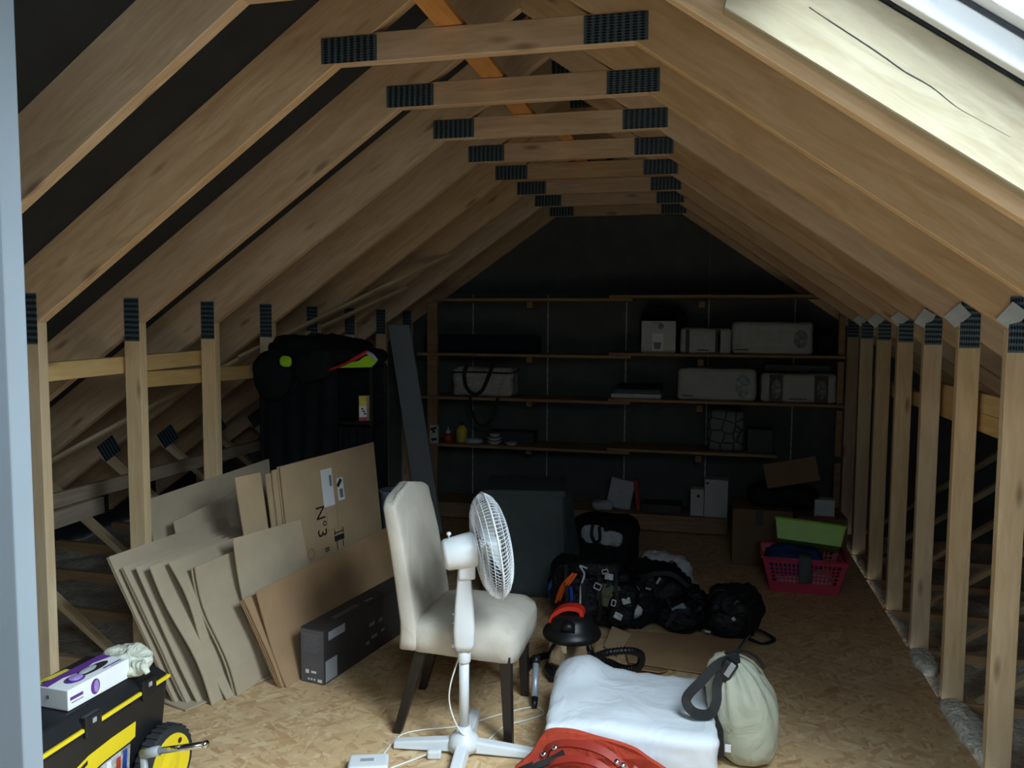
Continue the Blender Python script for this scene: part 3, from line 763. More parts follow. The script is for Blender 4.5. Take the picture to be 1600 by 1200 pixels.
sr = MB(); ringtube(sr, .2065, 0, .0042, 72, 8); sr.build('grille_rim', 'whiteplastic', fan, smooth=True)
MB().lathe([(.034, .062), (.034, .068), (.028, .074), (.01, .077)], 24, G).build('grille_badge', 'whiteplastic', fan, smooth=True)
cl = G @ Vector((0, .209, 0)); obox('rim_clip', gc + (yy if yy.z < 0 else -yy)*.209, (.012, .01, .014), 'whiteplastic', fan, bevel=.002)
hub = MB().lathe([(.03, -.04), (.03, .03), (.02, .04)], 20, G).build('blade_hub', 'whiteplastic', fan, smooth=True)
for k in range(3):
    vs = []; fs = []
    for i in range(9):
        r = .026+i*.0178
        for j in range(5):
            w = (j/4-.5)*(.7+.5*math.sin(math.pi*i/8)); a = 2*math.pi*k/3+w+.3*i/8
            for t_ in (-.0008, .0008): vs.append(G @ Vector((r*math.cos(a), r*math.sin(a), -.028+.05*(j/4)+t_)))
    for i in range(8):
        for j in range(4):
            q = [(i*5+j)*2, (i*5+j+1)*2, ((i+1)*5+j+1)*2, ((i+1)*5+j)*2]; fs.append(tuple(q)); fs.append(tuple(x+1 for x in q[::-1]))
    MB().add(vs, fs).build('blade', 'whiteplastic', fan, smooth=True)
# power cable of the fan
cab = spline([(-.93, 2.93, .37), (-.955, 2.905, .27), (-.955, 2.90, .19), (-.915, 2.885, .11), (-.872, 2.90, .066), (-.84, 2.98, .012), (-.80, 3.14, .005), (-.70, 3.24, .005), (-.66, 3.30, .005), (-.72, 3.34, .005), (-.84, 3.24, .005), (-.98, 3.10, .005), (-1.12, 3.03, .005), (-1.19, 2.96, .005), (-1.20, 2.80, .005), (-1.21, 2.74, .005)], 6)
MB().tube(cab, .0032, 6).build('power_cable', 'cable', fan, smooth=True)
ps = thing('adaptor_block', 'white rounded plug block at the bottom edge left of the fan base', 'adaptor', (-1.2, 2.70, 0))
obox('body', (-1.21, 2.70, .022), (.15, .10, .042), 'whiteplastic', ps, rz=.35, bevel=.012, seg=3)
decal('slot', (-1.215, 2.70, .0435), (math.cos(.35), math.sin(.35), 0), (-math.sin(.35), math.cos(.35), 0), .05, .02, 'greyplastic', ps)
pl = thing('mains_plug', 'small white mains plug lying on the floor by the fan hub', 'plug', (-1.0, 2.83, 0))
obox('body', (-1.0, 2.845, .018), (.055, .03, .034), 'whiteplastic', pl, rz=.25, bevel=.008)
MB().tube(spline([(-1.03, 2.838, .016), (-1.06, 2.82, .006), (-1.1, 2.775, .004), (-1.135, 2.73, .004)], 5), .0035, 6).build('lead', 'cable', pl, smooth=True)

# ================================================================== TOOLBOX with its load
tx0, tx1, ty0, ty1 = -2.2, -1.86, 1.74, 2.43
tbx = thing('rolling_toolbox', 'large black and yellow wheeled toolbox at the lower left', 'toolbox', ((tx0+tx1)/2, (ty0+ty1)/2, 0))
MB().hexa([Vector(p) for p in ((tx0+.03, ty0+.02, .02), (tx1-.03, ty0+.02, .02), (tx1-.03, ty1-.03, .02), (tx0+.03, ty1-.03, .02), (tx0, ty0, .405), (tx1, ty0, .405), (tx1, ty1, .405), (tx0, ty1, .405))]).build('body', 'blackplastic', tbx, bevel=.012)
MB().box((tx0-.006, ty0-.006, .4055), (tx1+.006, ty1+.006, .4175)).build('yellow_seam', 'yellow', tbx, bevel=.003)
lid = MB().hexa([Vector(p) for p in ((tx0-.004, ty0-.004, .418), (tx1+.004, ty0-.004, .418), (tx1+.004, ty1+.004, .418), (tx0-.004, ty1+.004, .418), (tx0+.03, ty0+.03, .470), (tx1-.035, ty0+.03, .470), (tx1-.035, ty1-.035, .470), (tx0+.03, ty1-.035, .470))]).build('lid', 'blackplastic', tbx, bevel=.01)
for y in (2.06, 2.32): 
    la = MB().box((tx1-.012, y-.035, .385), (tx1+.012, y+.035, .452)).build('latch', 'blackplastic', tbx, bevel=.005)
    MB().box((tx1+.012, y-.008, .425), (tx1+.0145, y+.008, .44)).build('latch_stud', 'greyplastic', la)
# printed front sleeve: yellow arch over pictures of tools
def onf(y, z): return Vector((tx1-.03+(z-.02)/.385*.03+.0015, y, z))
arch = [(2.262, .325), (2.262, .272), (2.235, .266), (2.12, .262), (2.03, .25), (1.965, .215), (1.95, .17), (1.95, .12), (1.90, .12), (1.90, .2), (1.92, .25), (1.97, .295), (2.05, .318), (2.15, .325)]
MB().prism([onf(y, z) for y, z in arch], (.002, 0, 0)).build('front_print', 'yellow', tbx)
pp = MB().prism([onf(y, z) for y, z in ((2.24, .258), (2.12, .254), (2.04, .242), (1.975, .21), (1.96, .16), (1.96, .04), (2.24, .04))], (.0012, 0, 0)).build('picture_panel', 'printsilver', tbx)
for (y, z, h, m) in ((2.215, .20, .10, 'photo'), (2.185, .215, .05, 'printred'), (2.14, .235, .03, 'paper'), (2.08, .215, .05, 'ink'), (2.03, .20, .04, 'printred')):
    MB().prism([onf(y-.012, z-h/2)+Vector((.0013, 0, 0)), onf(y+.012, z-h/2)+Vector((.0013, 0, 0)), onf(y+.010, z+h/2)+Vector((.0013, 0, 0)), onf(y-.008, z+h/2)+Vector((.0013, 0, 0))], (.0008, 0, 0)).build('picture_tool', m, pp)
MB().prism([onf(1.985, .272)+Vector((.002, 0, 0)), onf(2.045, .292)+Vector((.002, 0, 0)), onf(2.045, .306)+Vector((.002, 0, 0)), onf(1.985, .288)+Vector((.002, 0, 0))], (.0006, 0, 0)).build('badge', 'ink', pp)
for xw in (tx1+.022, tx0-.022):
    Wm = Matrix.Translation((xw, 2.365, .128)) @ Matrix.Rotation(math.pi/2, 4, 'Y')
    wh = MB().lathe([(.10, -.03), (.122, -.028), (.127, -.018), (.127, .018), (.122, .028), (.10, .03)], 36, Wm).build('wheel', 'rubber', tbx, smooth=False)
    sgn = 1 if xw > tx0 else -1
    MB().lathe([(.102, .028*sgn), (.100, .034*sgn), (.05, .030*sgn), (.02, .036*sgn)], 32, Wm).build('wheel_disc', 'yellow', wh)
    if sgn > 0:
        for k in range(3):
            a = k*2.1+.4
            MB().lathe([(.010, .0335), (.010, .0345)], 10, Wm @ mt(.078*math.cos(a), .078*math.sin(a), 0)).build('disc_slot', 'blackplastic', wh)
        for k in range(30):
            a = 2*math.pi*k/30
            MB().box((.124, -.006, -.022), (.131, .006, .022), Wm @ Matrix.Rotation(a, 4, 'Z')).build('tread_block', 'rubber', wh)
# glove dispenser box
gb = thing('glove_dispenser_box', 'white and purple disposable glove box lying on the toolbox lid', 'box', (-1.97, 2.15, .4705))
rzg = math.radians(-3)
def gl(x, y, z): return Matrix.Translation((-1.955, 2.148, .4715)) @ Matrix.Rotation(rzg, 4, 'Z') @ Vector((x, y, z))
hw, hl, hh = .058, .128, .066
MB().hexa([gl(*p) for p in ((-hw, -hl, 0), (hw, -hl, 0), (hw, hl, 0), (-hw, hl, 0), (-hw, -hl, hh), (hw, -hl, hh), (hw, hl, hh), (-hw, hl, hh))]).build('carton', 'paper', gb, bevel=.003)
up = (0, 0, 1); dirx = gl(1, 0, 0)-gl(0, 0, 0); diry = gl(0, 1, 0)-gl(0, 0, 0)
poly = [(-hw+.001, -hl+.002), (-.022, -hl+.002), (-.03, -.06), (-.012, 0), (-.028, .06), (-.012, hl-.002), (-hw+.001, hl-.002)]
MB().prism([gl(x, y, hh+.0004) for x, y in poly], (0, 0, .0006)).build('purple_band', 'purple', gb)
o1 = disc('opening', gl(.004, .02, hh+.0012), diry, -dirx, .068, .022, 'ink', gb, .0016)
o2 = disc('opening', gl(.012, -.055, hh+.0012), diry, -dirx, .034, .026, 'purple', gb, .0016)
soft('glove_peek', gl(.012, -.052, hh+.004), (.018, .024, .007), 'lilac', gb, .9, .9, .003, 40, 2, nu=20, nv=10)
soft('glove_peek', gl(.002, .008, hh+.004), (.014, .035, .006), 'greyplastic', gb, .9, .9, .003, 40, 4, nu=20, nv=10)
disc('side_logo', gl(hw+.0008, -.02, .034), diry, up, .018, .025, 'purple', gb)
disc('side_logo', gl(hw+.0014, -.017, .034), diry, up, .010, .020, 'lilac', gb)
decal('side_print', gl(hw+.0006, -.095, .036), diry, up, .05, .010, 'purple', gb); decal('side_print', gl(hw+.0006, -.092, .022), diry, up, .045, .003, 'paper_grey', gb)
decal('top_print', gl(.036, .075, hh+.0006), diry, -dirx, .075, .006, 'purple', gb); decal('top_print', gl(.048, .085, hh+.0006), diry, -dirx, .055, .003, 'paper_grey', gb)
disc('end_mark', gl(-.02, -hl-.0006, .036), dirx, up, .006, .006, 'paper_grey', gb)
ypk = thing('yellow_packet', 'yellow packet with dark leaf print behind the glove box', 'packet', (-2.09, 2.12, .4705))
obox('packet', (-2.085, 2.13, .484), (.085, .20, .025), 'yellowpack', ypk, rz=-.15, bevel=.008)
for k in range(3): disc('leaf_print', (-2.085+.015*(k-1), 2.08+.05*k, .4975), (.6, .8, 0), (-.8, .6, 0), .02, .008, 'ink', ypk)
gv = thing('work_gloves', 'crumpled pale cotton work gloves on the toolbox lid corner', 'gloves', (-1.95, 2.33, .4705))
soft('palm', (-1.955, 2.345, .50), (.085, .062, .034), 'rag', gv, .8, .8, .016, 13, 5, rz=-.2, floor=.472, nu=40, nv=22)
for k in range(4):
    x = -1.93+.022*k; MB().tube(spline([(x-.02, 2.33, .508), (x+.02, 2.30-.006*k, .512), (x+.045, 2.285-.004*k, .494)], 5), [.011]*10+[.009], 10, flat=.75).build('finger', 'rag', gv, smooth=True)
soft('cuff', (-1.885, 2.295, .488), (.04, .03, .017), 'rag', gv, .7, .7, .008, 30, 8, rz=.5, floor=.472, nu=28, nv=14)

# chrome T-bar stand in front of the toolbox wheel
st = thing('chrome_bar_stand', 'chrome crossbar on a grey upright before the toolbox wheel', 'stand', (-1.768, 2.18, 0))
p0 = Vector((-1.768, 2.18, .27))
MB().tube([(p0.x, p0.y, 0.012), (p0.x, p0.y, .262)], .012, 16).build('upright', 'greyplastic', st, smooth=True)
MB().tube([(p0.x-.005, p0.y, .266), (p0.x+.055, p0.y+.004, .284)], .016, 16).build('joint', 'greyplastic', st, smooth=True)
MB().tube([(p0.x+.05, p0.y+.004, .282), (p0.x+.22, p0.y+.01, .324)], .0105, 16).build('crossbar', 'chrome', st, smooth=True)
MB().tube([(p0.x+.217, p0.y+.01, .3235), (p0.x+.229, p0.y+.01, .3265)], .0125, 16).build('end_cap', 'chrome', st, smooth=True)
MB().lathe([(.10, 0), (.10, .006), (.06, .014), (.013, .03)], 28, mt(p0.x, p0.y, 0)).build('base', 'whiteplastic', st, smooth=True)

# ================================================================== CARDBOARD on the left
def flat_box(label, nb, fb, ft, nt, mat='card_grey', bow=0., bow2=0., plies=1, gap=.009, seed=0, group='flattened cartons leaning at the left'):
    nb, fb, ft, nt = map(Vector, (nb, fb, ft, nt)); n = (fb-nb).cross(nt-nb).normalized()
    t = thing('flattened_carton', label, 'cardboard', (nb+fb)/2*Vector((1, 1, 0)).length/math.sqrt(2), group=group) if False else thing('flattened_carton', label, 'cardboard', ((nb.x+fb.x)/2, (nb.y+fb.y)/2, 0), group=group)
    for k in range(plies):
        o = n*(-gap*k)
        sheet('cardboard_ply', nb+o, fb+o, ft+o, nt+o, mat, t, .006, bow*(1-.3*k), bow2, 10, 6, seed=seed+k*3)
    return t
L = .80
def lean(bx, by, tx, tz, length, skew=.06): # near bottom, far bottom, far top, near top
    return (bx, by, 0), (bx+skew, by+length, 0), (tx+skew, by+length, tz), (tx, by, tz)
flat_box('rearmost flattened carton of the fanned stack against the left studs', *lean(-2.245, 2.975, -2.57, .635, .8), plies=2, seed=1)
flat_box('flattened carton second from the back of the fanned stack', *lean(-2.195, 2.985, -2.505, .59, .8), plies=2, gap=.012, seed=4)
flat_box('flattened carton third from the back of the fanned stack', *lean(-2.15, 3.0, -2.45, .59, .8), plies=1, bow=-.008, seed=8)
flat_box('flattened carton with a broad pale face near the middle of the fanned stack', *lean(-2.085, 3.005, -2.385, .595, .8), plies=1, bow=.012, bow2=.014, seed=12)
flat_box('flattened carton bending inward right of the broad pale one', *lean(-2.055, 3.07, -2.335, .60, .7), plies=1, bow=.0, bow2=-.018, seed=15)
flat_box('folded flattened carton with a V-shaped gap in the fanned stack', *lean(-2.03, 3.115, -2.235, .575, .7), plies=2, gap=.022, bow=-.012, bow2=.018, seed=19)
flat_box('frontmost large bowed grey cardboard sheet of the fanned stack', *lean(-1.965, 3.31, -2.165, .66, .42, .12), plies=1, bow=-.055, seed=23)
flat_box('cardboard sheet lying flat under the foot of the fanned stack', (-2.16, 2.93, .004), (-1.94, 3.40, .004), (-2.25, 3.46, .006), (-2.38, 2.99, .006), seed=31)
# sheets behind, resting on the studs
flat_box('upright grey cardboard sheet behind the second left stud', (-2.62, 3.42, .02), (-2.44, 4.25, .02), (-2.56, 4.3, .86), (-2.76, 3.48, .775), 'card_grey', seed=41)
flat_box('crooked cardboard sheet in front of the upright grey one', (-2.50, 3.42, .05), (-2.36, 4.02, .05), (-2.45, 4.05, .79), (-2.63, 3.5, .665), 'card_grey', bow=.02, seed=44)
# second stack and the big brown sheet
flat_box('large smooth brown cardboard sheet leaning beside the long black box', (-1.862, 3.245, 0), (-1.70, 4.40, 0), (-1.83, 4.48, .47), (-2.025, 3.27, .43), 'card_dark', bow=-.012, seed=51)
flat_box('layered brown carton edges directly behind the large smooth brown sheet', (-1.878, 3.235, 0), (-1.73, 4.2, 0), (-1.90, 4.2, .42), (-2.075, 3.245, .395), 'card_dark', plies=3, gap=.010, bow=.008, seed=55)

# carton marked N°3
n3 = thing('printed_carton', 'tall flattened carton printed N°3 with two white labels', 'cardboard', (-2.0, 4.0, 0))
A0 = Vector((-2.0, 3.62, 0)); A1 = Vector((-1.845, 4.42, 0)); B1 = Vector((-1.952, 4.45, .965)); B0 = Vector((-2.11, 3.65, .945))
sheet('front_face', A0, A1, B1, B0, 'card', n3, .007, 0., seed=61, amp=0.)
nn = (A1-A0).cross(B0-A0).normalized()
for k, (y0, off) in enumerate(((.0, .02), (.0, .035), (-.02, .055))):
    q = -nn*off
    sheet('folded_ply', A0+q+Vector((0, -.03*k, 0)), A1+q, B1+q-Vector((0, .12, .01*k)), B0+q+Vector((0, -.03*k, -.012*k)), 'card', n3, .006, .004, seed=64+k)
e0 = A0-nn*.066+Vector((-.02, -.06, 0)); e1 = B0-nn*.066+Vector((-.02, -.06, -.015))
sheet('side_flap', e0+Vector((-.06, -.13, .30)), e0+Vector((0, 0, .30)), e1, e1+Vector((-.055, -.14, -.005)), 'card', n3, .006, .003, seed=70)
sheet('lower_flap', e0+Vector((-.05, -.13, 0)), e0+Vector((0, .0, 0)), e0+Vector((0, 0, .293)), e0+Vector((-.06, -.13, .293)), 'card_grey', n3, .006, -.006, seed=73)
def on3(u, v, d=.0085): # point on the front face
    return A0*(1-u)*(1-v)+A1*u*(1-v)+B1*u*v+B0*(1-u)*v + nn*d
xd = (A1-A0).normalized(); yd = (B0-A0).normalized()
decal('address_label', on3(.43, .815), xd, yd, .095, .205, 'paper', n3); decal('address_label', on3(.565, .785), xd, yd, .055, .125, 'paper', n3)
decal('label_print', on3(.463, .85, .0095), xd, yd, .02, .06, 'paper_grey', n3, .0008); decal('label_print', on3(.567, .76, .0095), xd, yd, .03, .05, 'paper_grey', n3, .0008)
sp_ = [on3(.53, .79), on3(.555, .83), on3(.552, .815), on3(.58, .855), on3(.572, .82), on3(.585, .82), on3(.56, .795), on3(.562, .80)]
decal('black_scribble', on3(.553, .822, .0102), (xd+yd), (yd-xd), .05, .022, 'ink', n3, .0008)
def mark(body, size, u, v): return text('printed_letters', body, size, on3(u, v, .0092), -yd, xd, 'ink', n3)
mark('N°3', .105, .325, .64)
text('printed_letters', 'B', .05, on3(.36, .475, .0092), -yd, xd, 'ink', n3)
for (du, dv, w, h) in ((.50, .515, .085, .03), (.50, .547, .085, .006), (.47, .475, .006, .05), (.535, .48, .006, .045), (.455, .552, .006, .03), (.545, .552, .006, .03)):
    decal('handling_symbol', on3(du, dv, .0092), xd, yd, w, h, 'ink', n3, .0006)
disc_r = MB()
for k in range(20):
    a = 2*math.pi*k/20; b = 2*math.pi*(k+1)/20
    p_ = lambda t_, r: on3(.2, .485, .0088)+xd*r*math.cos(t_)+yd*r*math.sin(t_)
    disc_r.prism([p_(a, .024), p_(a, .028), p_(b, .028), p_(b, .024)], nn*.0006)
disc_r.build('recycling_ring', 'card_edge', n3)
for w, h, du, dv in ((.09, .002, .445, .755), (.09, .002, .445, .575), (.002, .17, .39, .665), (.002, .17, .50, .665)): decal('cut_outline', on3(du, dv, .0088), xd, yd, w, h, 'card_edge', n3, .0005)

# long black product box
bb = thing('long_black_box', 'long black product carton lying on the floor left of the chair', 'box', (-1.69, 3.72, 0))
ang = math.atan2(.14, .86); BM = Matrix.Translation((-1.765, 3.32, 0)) @ Matrix.Rotation(-ang, 4, 'Z')
MB().box((-.066, 0, .001), (.066, .88, .262), BM).build('carton', 'darkbox', bb, bevel=.003)
def bl(x, y, z): return BM @ Vector((x, y, z))
bx_, by_ = BM.to_3x3() @ Vector((1, 0, 0)), BM.to_3x3() @ Vector((0, 1, 0))
decal('end_panel', bl(0, -.0008, .130), bx_, up, .126, .25, 'greyend', bb)
for k in range(9): decal('end_print', bl(-.004, -.0018, .232-.010*k), bx_, up, .10-.012*(k % 3), .002, 'paper_grey', bb, .0006)
decal('end_label', bl(-.028, -.0018, .055), bx_, up, .018, .018, 'paper', bb, .0006); decal('end_label', bl(.008, -.0018, .055), bx_, up, .028, .010, 'paper', bb, .0006)
decal('end_label', bl(.042, -.0018, .018), bx_, up, .024, .014, 'paper', bb, .0006)
for k in range(3): disc('end_symbol', bl(-.02+.016*k, -.0018, .02), bx_, up, .005, .005, 'paper', bb, .0006)
decal('side_window', bl(.0668, .10, .222), by_, up, .13, .04, 'greyplastic', bb); decal('side_print', bl(.0668, .055, .06), by_, up, .09, .10, 'greyplastic', bb)
for k, (y, z, w) in enumerate(((.40, .155, .05), (.48, .15, .04), (.42, .085, .05), (.50, .09, .035), (.36, .07, .03))): decal('side_lettering', bl(.0668, y, z), by_, up, w, .016, 'paper_grey', bb)
decal('top_print', bl(.012, .25, .2625), by_, -bx_, .2, .03, 'greyend', bb, .0008); decal('top_print', bl(.022, .44, .2625), by_, -bx_, .06, .02, 'paper_grey', bb, .0008)

# ================================================================== BLACK WARDROBE SHELF with clothes
bw = thing('black_storage_rack', 'tall black storage rack draped with dark cloth behind the printed carton', 'rack', (-2.3, 4.6, 0))
x0, x1, y0, y1, zt = -2.652, -1.963, 4.48, 4.71, 1.412
for x in (x0, x1-.02):
    for y in (y0, y1-.02): MB().box((x, y, 0), (x+.02, y+.02, zt)).build('post', 'blackplastic', bw)
for z in (.12, .55, 1.058, zt): MB().box((x0+.001, y0+.021, z), (x1-.001, y1-.021, z+.018)).build('shelf', 'blackplastic', bw)
MB().box((x0+.0205, y1-.015, .1), (x1-.021, y1-.010, zt)).build('back_cloth', 'blackcloth', bw)
def drape(name, xa, xb, y, z0, z1, mat, parent, n=46, amp=.018, fq=14, th=.004, seed=0):
    vs = []; fs = []; rows_ = 8
    for s_ in (0, 1):
        for i in range(rows_+1):
            for j in range(n+1):
                u = j/n; v = i/rows_; x = xa+(xb-xa)*u
                vs.append((x, y+s_*th+amp*(.4+.6*(1-v))*math.sin(fq*u*2+2.2*noise.noise(Vector((u*5+seed, v*1.5, 0)))), z0+(z1-z0)*v))
    k = (rows_+1)*(n+1); w = n+1
    for i in range(rows_):
        for j in range(n):
            q = (i*w+j, i*w+j+1, (i+1)*w+j+1, (i+1)*w+j); fs.append(q); fs.append(tuple(a+k for a in q[::-1]))
    for j in range(n): fs.append((j, j+1, j+1+k, j+k)); fs.append((rows_*w+j, rows_*w+j+1, rows_*w+j+1+k, rows_*w+j+k))
    for i in range(rows_): fs.append((i*w, (i+1)*w, (i+1)*w+k, i*w+k)); fs.append((i*w+n, (i+1)*w+n, (i+1)*w+n+k, i*w+n+k))
    return MB().add(vs, fs).build(name, mat, parent, smooth=True)
drape('front_cloth', x0-.05, x1-.22, y0-.03, .05, zt+.01, 'blackcloth', bw, seed=2)
drape('front_cloth', x1-.21, x1, y0-.025, .05, 1.05, 'blackcloth', bw, n=20, seed=6)
MB().box((x1-.2, y0+.03, 1.0765), (x1-.03, y1-.03, 1.077)).build('shelf_liner', 'blackcloth', bw)
sb = thing('small_carton', 'small yellow, white and red carton on the black rack', 'box', (-2.04, 4.56, 1.0775))
F_ = Matrix.Translation((-2.043, 4.565, 1.0778)) @ Matrix.Rotation(.5, 4, 'Z')
MB().box((-.045, -.02, 0), (.045, .02, .155), F_).build('carton', 'card', sb, bevel=.002)
fx = F_.to_3x3() @ Vector((1, 0, 0))
F2 = Matrix.Translation((-2.043, 4.565, 1.0778)) @ Matrix.Rotation(.5, 4, 'Z')
dx_ = F2.to_3x3() @ Vector((1, 0, 0))
decal('print_top', F2 @ Vector((-.021, -.0208, .125)), dx_, up, .046, .058, 'yellowpack', sb); decal('print_middle', F2 @ Vector((-.021, -.0208, .06)), dx_, up, .046, .07, 'paper', sb); decal('print_foot', F2 @ Vector((-.021, -.0208, .012)), dx_, up, .046, .022, 'pink', sb)
for k in range(3): decal('print_mark', F2 @ Vector((-.025+.008*k, -.0216, .075-.015*k)), dx_, up, .012, .010, 'ink', sb, .0006)
jk = thing('black_jacket', 'black jacket heaped over the rack top with a neon yellow patch', 'jacket', (-2.38, 4.6, zt+.02))
soft('body', (-2.36, 4.63, 1.495), (.33, .16, .09), 'blackcloth', jk, .75, .75, .04, 6, 3, floor=zt+.019, nu=56, nv=26)
soft('sleeve', (-2.585, 4.41, 1.36), (.125, .035, .15), 'blackcloth', jk, .8, .7, .018, 9, 5, ry=.2)
soft('sleeve', (-2.30, 4.415, 1.415), (.14, .035, .09), 'blackcloth', jk, .8, .7, .018, 9, 8, ry=-.25)
soft('neon_patch', (-2.468, 4.362, 1.443), (.038, .016, .033), 'neon', jk, .8, .8, .005, 30, 2, nu=24, nv=14)
sj = thing('neon_trimmed_garment', 'folded garment with neon yellow panel and red edge on the rack top', 'garment', (-2.05, 4.6, zt+.02))
vsx = [(-2.16, 4.395, 1.408), (-1.93, 4.378, 1.417), (-1.895, 4.393, 1.46), (-1.94, 4.41, 1.494), (-2.025, 4.41, 1.465)]
MB().prism(vsx, (0, .03, 0)).build('neon_panel', 'neon', sj, bevel=.006)
MB().tube(spline([(-2.196, 4.388, 1.398), (-2.10, 4.385, 1.432), (-2.025, 4.393, 1.473), (-1.958, 4.398, 1.508)], 5), [.008]*8+[.012]*8, 8).build('red_edge', 'neonred', sj, smooth=True)
soft('cloth', (-2.09, 4.56, 1.478), (.16, .17, .05), 'blackcloth', sj, .7, .7, .02, 8, 6, floor=zt+.019)
MB().tube(spline([(-1.958, 4.393, 1.505), (-1.92, 4.388, 1.484), (-1.90, 4.386, 1.46)], 4), .012, 8).build('grey_lining', 'palebag', sj, smooth=True)

# grey laminate board leaning on the seventh truss
lb = tag(MB().hexa([Vector(p) for p in ((-2.235, 6.02, .003), (-2.045, 6.02, .003), (-2.045, 6.045, .0), (-2.235, 6.045, .0), (-2.600, 6.255, 1.66), (-2.415, 6.255, 1.66), (-2.415, 6.28, 1.66), (-2.600, 6.28, 1.66))]).build('laminate_board', 'greyboard', bevel=.002), 'tall narrow grey board leaning to the left before the shelving', 'board')

# tub and sack between carton and grey board
tubo = thing('plastic_tub', 'bluish translucent tub wedged behind the printed carton', 'tub', (-1.87, 4.60, 0))
MB().lathe([(.075, .38), (.085, .39), (.098, .64), (.103, .645), (.103, .655), (.09, .652)], 28, mt(-1.87, 4.60, 0)).build('tub', 'clearblue', tubo, smooth=True)
MB().box((-.008, -.003, .43), (.008, .003, .64), mt(-1.84, 4.498, 0)).build('white_strip', 'paper', tubo)
tag(soft('black_sack', (-1.82, 4.64, .19), (.12, .14, .19), 'blackcloth', None, .7, .7, .03, 7, 11, floor=0), 'black sack on the floor under the bluish tub', 'sack')
tag(soft('green_sack', (-1.70, 4.50, .09), (.08, .14, .09), 'olive', None, .7, .7, .02, 9, 14, floor=0), 'dim green bag on the floor behind the chair back', 'bag')

# slate box
sl = thing('slate_cloth_cover', 'large slate grey cloth covered crate behind the fan', 'crate', (-1.15, 5.0, 0))
vs = []; fs = []; nu_ = 72; nz = 10
def rect_pt(a, hx, hy):
    c_, s_ = math.cos(a), math.sin(a); return hx*math.copysign(abs(c_)**.16, c_), hy*math.copysign(abs(s_)**.16, s_)
RZ = .18; hx, hy, H = .245, .24, .645
for i in range(nz+1):
    v = i/nz
    for j in range(nu_):
        a = 2*math.pi*j/nu_; x, y = rect_pt(a, hx+.02*(1-v), hy+.02*(1-v))
        w = 1+.035*(1-v)*noise.noise(Vector((math.cos(a)*6, math.sin(a)*6, v)))+.02*noise.noise(Vector((math.cos(a)*14, math.sin(a)*14, v*.7)))
        x, y = x*w, y*w; vs.append((-1.13+x*math.cos(RZ)-y*math.sin(RZ), 4.99+x*math.sin(RZ)+y*math.cos(RZ), v*H))
for i in range(nz):
    for j in range(nu_): fs.append((i*nu_+j, i*nu_+(j+1) % nu_, (i+1)*nu_+(j+1) % nu_, (i+1)*nu_+j))
fs += [tuple(range(nu_-1, -1, -1)), tuple(range(nz*nu_, (nz+1)*nu_))]
MB().add(vs, fs).build('cloth_body', 'slate', sl, smooth=True)
MB().box((-.252, -.247, .62), (.252, .247, .66), mt(-1.13, 4.99, 0) @ Matrix.Rotation(RZ, 4, 'Z')).build('lid', 'slate', sl, bevel=.012)
sheet('loose_flap', (-.83, 4.86, 0), (-.78, 5.05, 0), (-.86, 5.06, .60), (-.885, 4.88, .62), 'slate', sl, .006, .02, seed=81, amp=.015)

# ================================================================== WHITE BAG, RED BAG, SAGE SACK
wb = thing('white_storage_bag', 'large white woven storage bag lying behind the rust-red bag', 'bag', (-.27, 3.1, 0))
def wfn(p, d):
    top = max(0, d.z)
    q = Vector(p)
    q.z += .022*top*math.sin((p.x+.3)*9)*.5 + .055*max(0, 1-((p.x+.20)/.11)**2)*max(0, 1-((p.y-.20)/.14)**2)*top
    q.x -= .05*(1-abs(d.z))*math.copysign(1, d.x)*.2
    return q
soft('body', (-.275, 3.10, .104), (.318, .275, .108), 'polybag', wb, .30, .26, .010, 5.5, 2, rz=.09, floor=.001, nu=80, nv=36, fn=wfn, ridge=.8)
MB().tube(spline([(.028, 2.86, .18), (.05, 2.88, .12), (.05, 2.885, .03)], 6), .004, 6).build('piping', 'polybag', wb, smooth=True)

rb = thing('rust_red_bag', 'rust-red holdall with leather handles at the bottom edge', 'bag', (-.37, 2.62, 0))
def rfn(p, d):
    q = Vector(p); t_ = max(0, d.z); q.y *= 1-.35*t_; q.x *= 1-.22*t_; q.z += .012*t_*math.sin(p.x*38)*(1 if abs(p.x) < .14 else .3); return q
soft('body', (-.365, 2.565, .078), (.225, .15, .08), 'terracotta', rb, .6, .45, .012, 9, 7, floor=.001, nu=72, nv=34, fn=rfn, ridge=.9, rz=.06)
# upstanding rear panel
vs = []; fs = []
outl = [(-.66, .06), (-.60, .12), (-.565, .185), (-.53, .212), (-.45, .222), (-.36, .216), (-.28, .212), (-.22, .200), (-.17, .172), (-.13, .15), (-.10, .125), (-.085, .06)]
MB().prism([(p_.x, 2.745+.02*math.sin(p_.x*9), p_.z) for p_ in spline([(x, 0, z) for x, z in outl], 5)], (0, .022, 0)).build('rear_panel', 'terracotta', rb)
hp = spline([(-.535, 2.69, .16), (-.515, 2.685, .195), (-.46, 2.675, .222), (-.38, 2.665, .228), (-.31, 2.66, .212), (-.26, 2.655, .178), (-.225, 2.645, .14)], 6)
MB().ribbon(hp, .030, .007, (0, -.5, 1)).build('handle', 'leather', rb)
hp2 = spline([(-.50, 2.615, .172), (-.47, 2.60, .198), (-.41, 2.595, .216), (-.34, 2.59, .212), (-.285, 2.585, .185), (-.26, 2.58, .16)], 6)
MB().ribbon(hp2, .026, .007, (0, -.5, 1)).build('handle', 'leather', rb)
MB().ribbon(spline([(-.62, 2.63, .12), (-.56, 2.635, .15), (-.50, 2.65, .17), (-.46, 2.66, .195)], 5), .028, .004, (0, -.6, 1)).build('black_strap', 'webbing', rb)
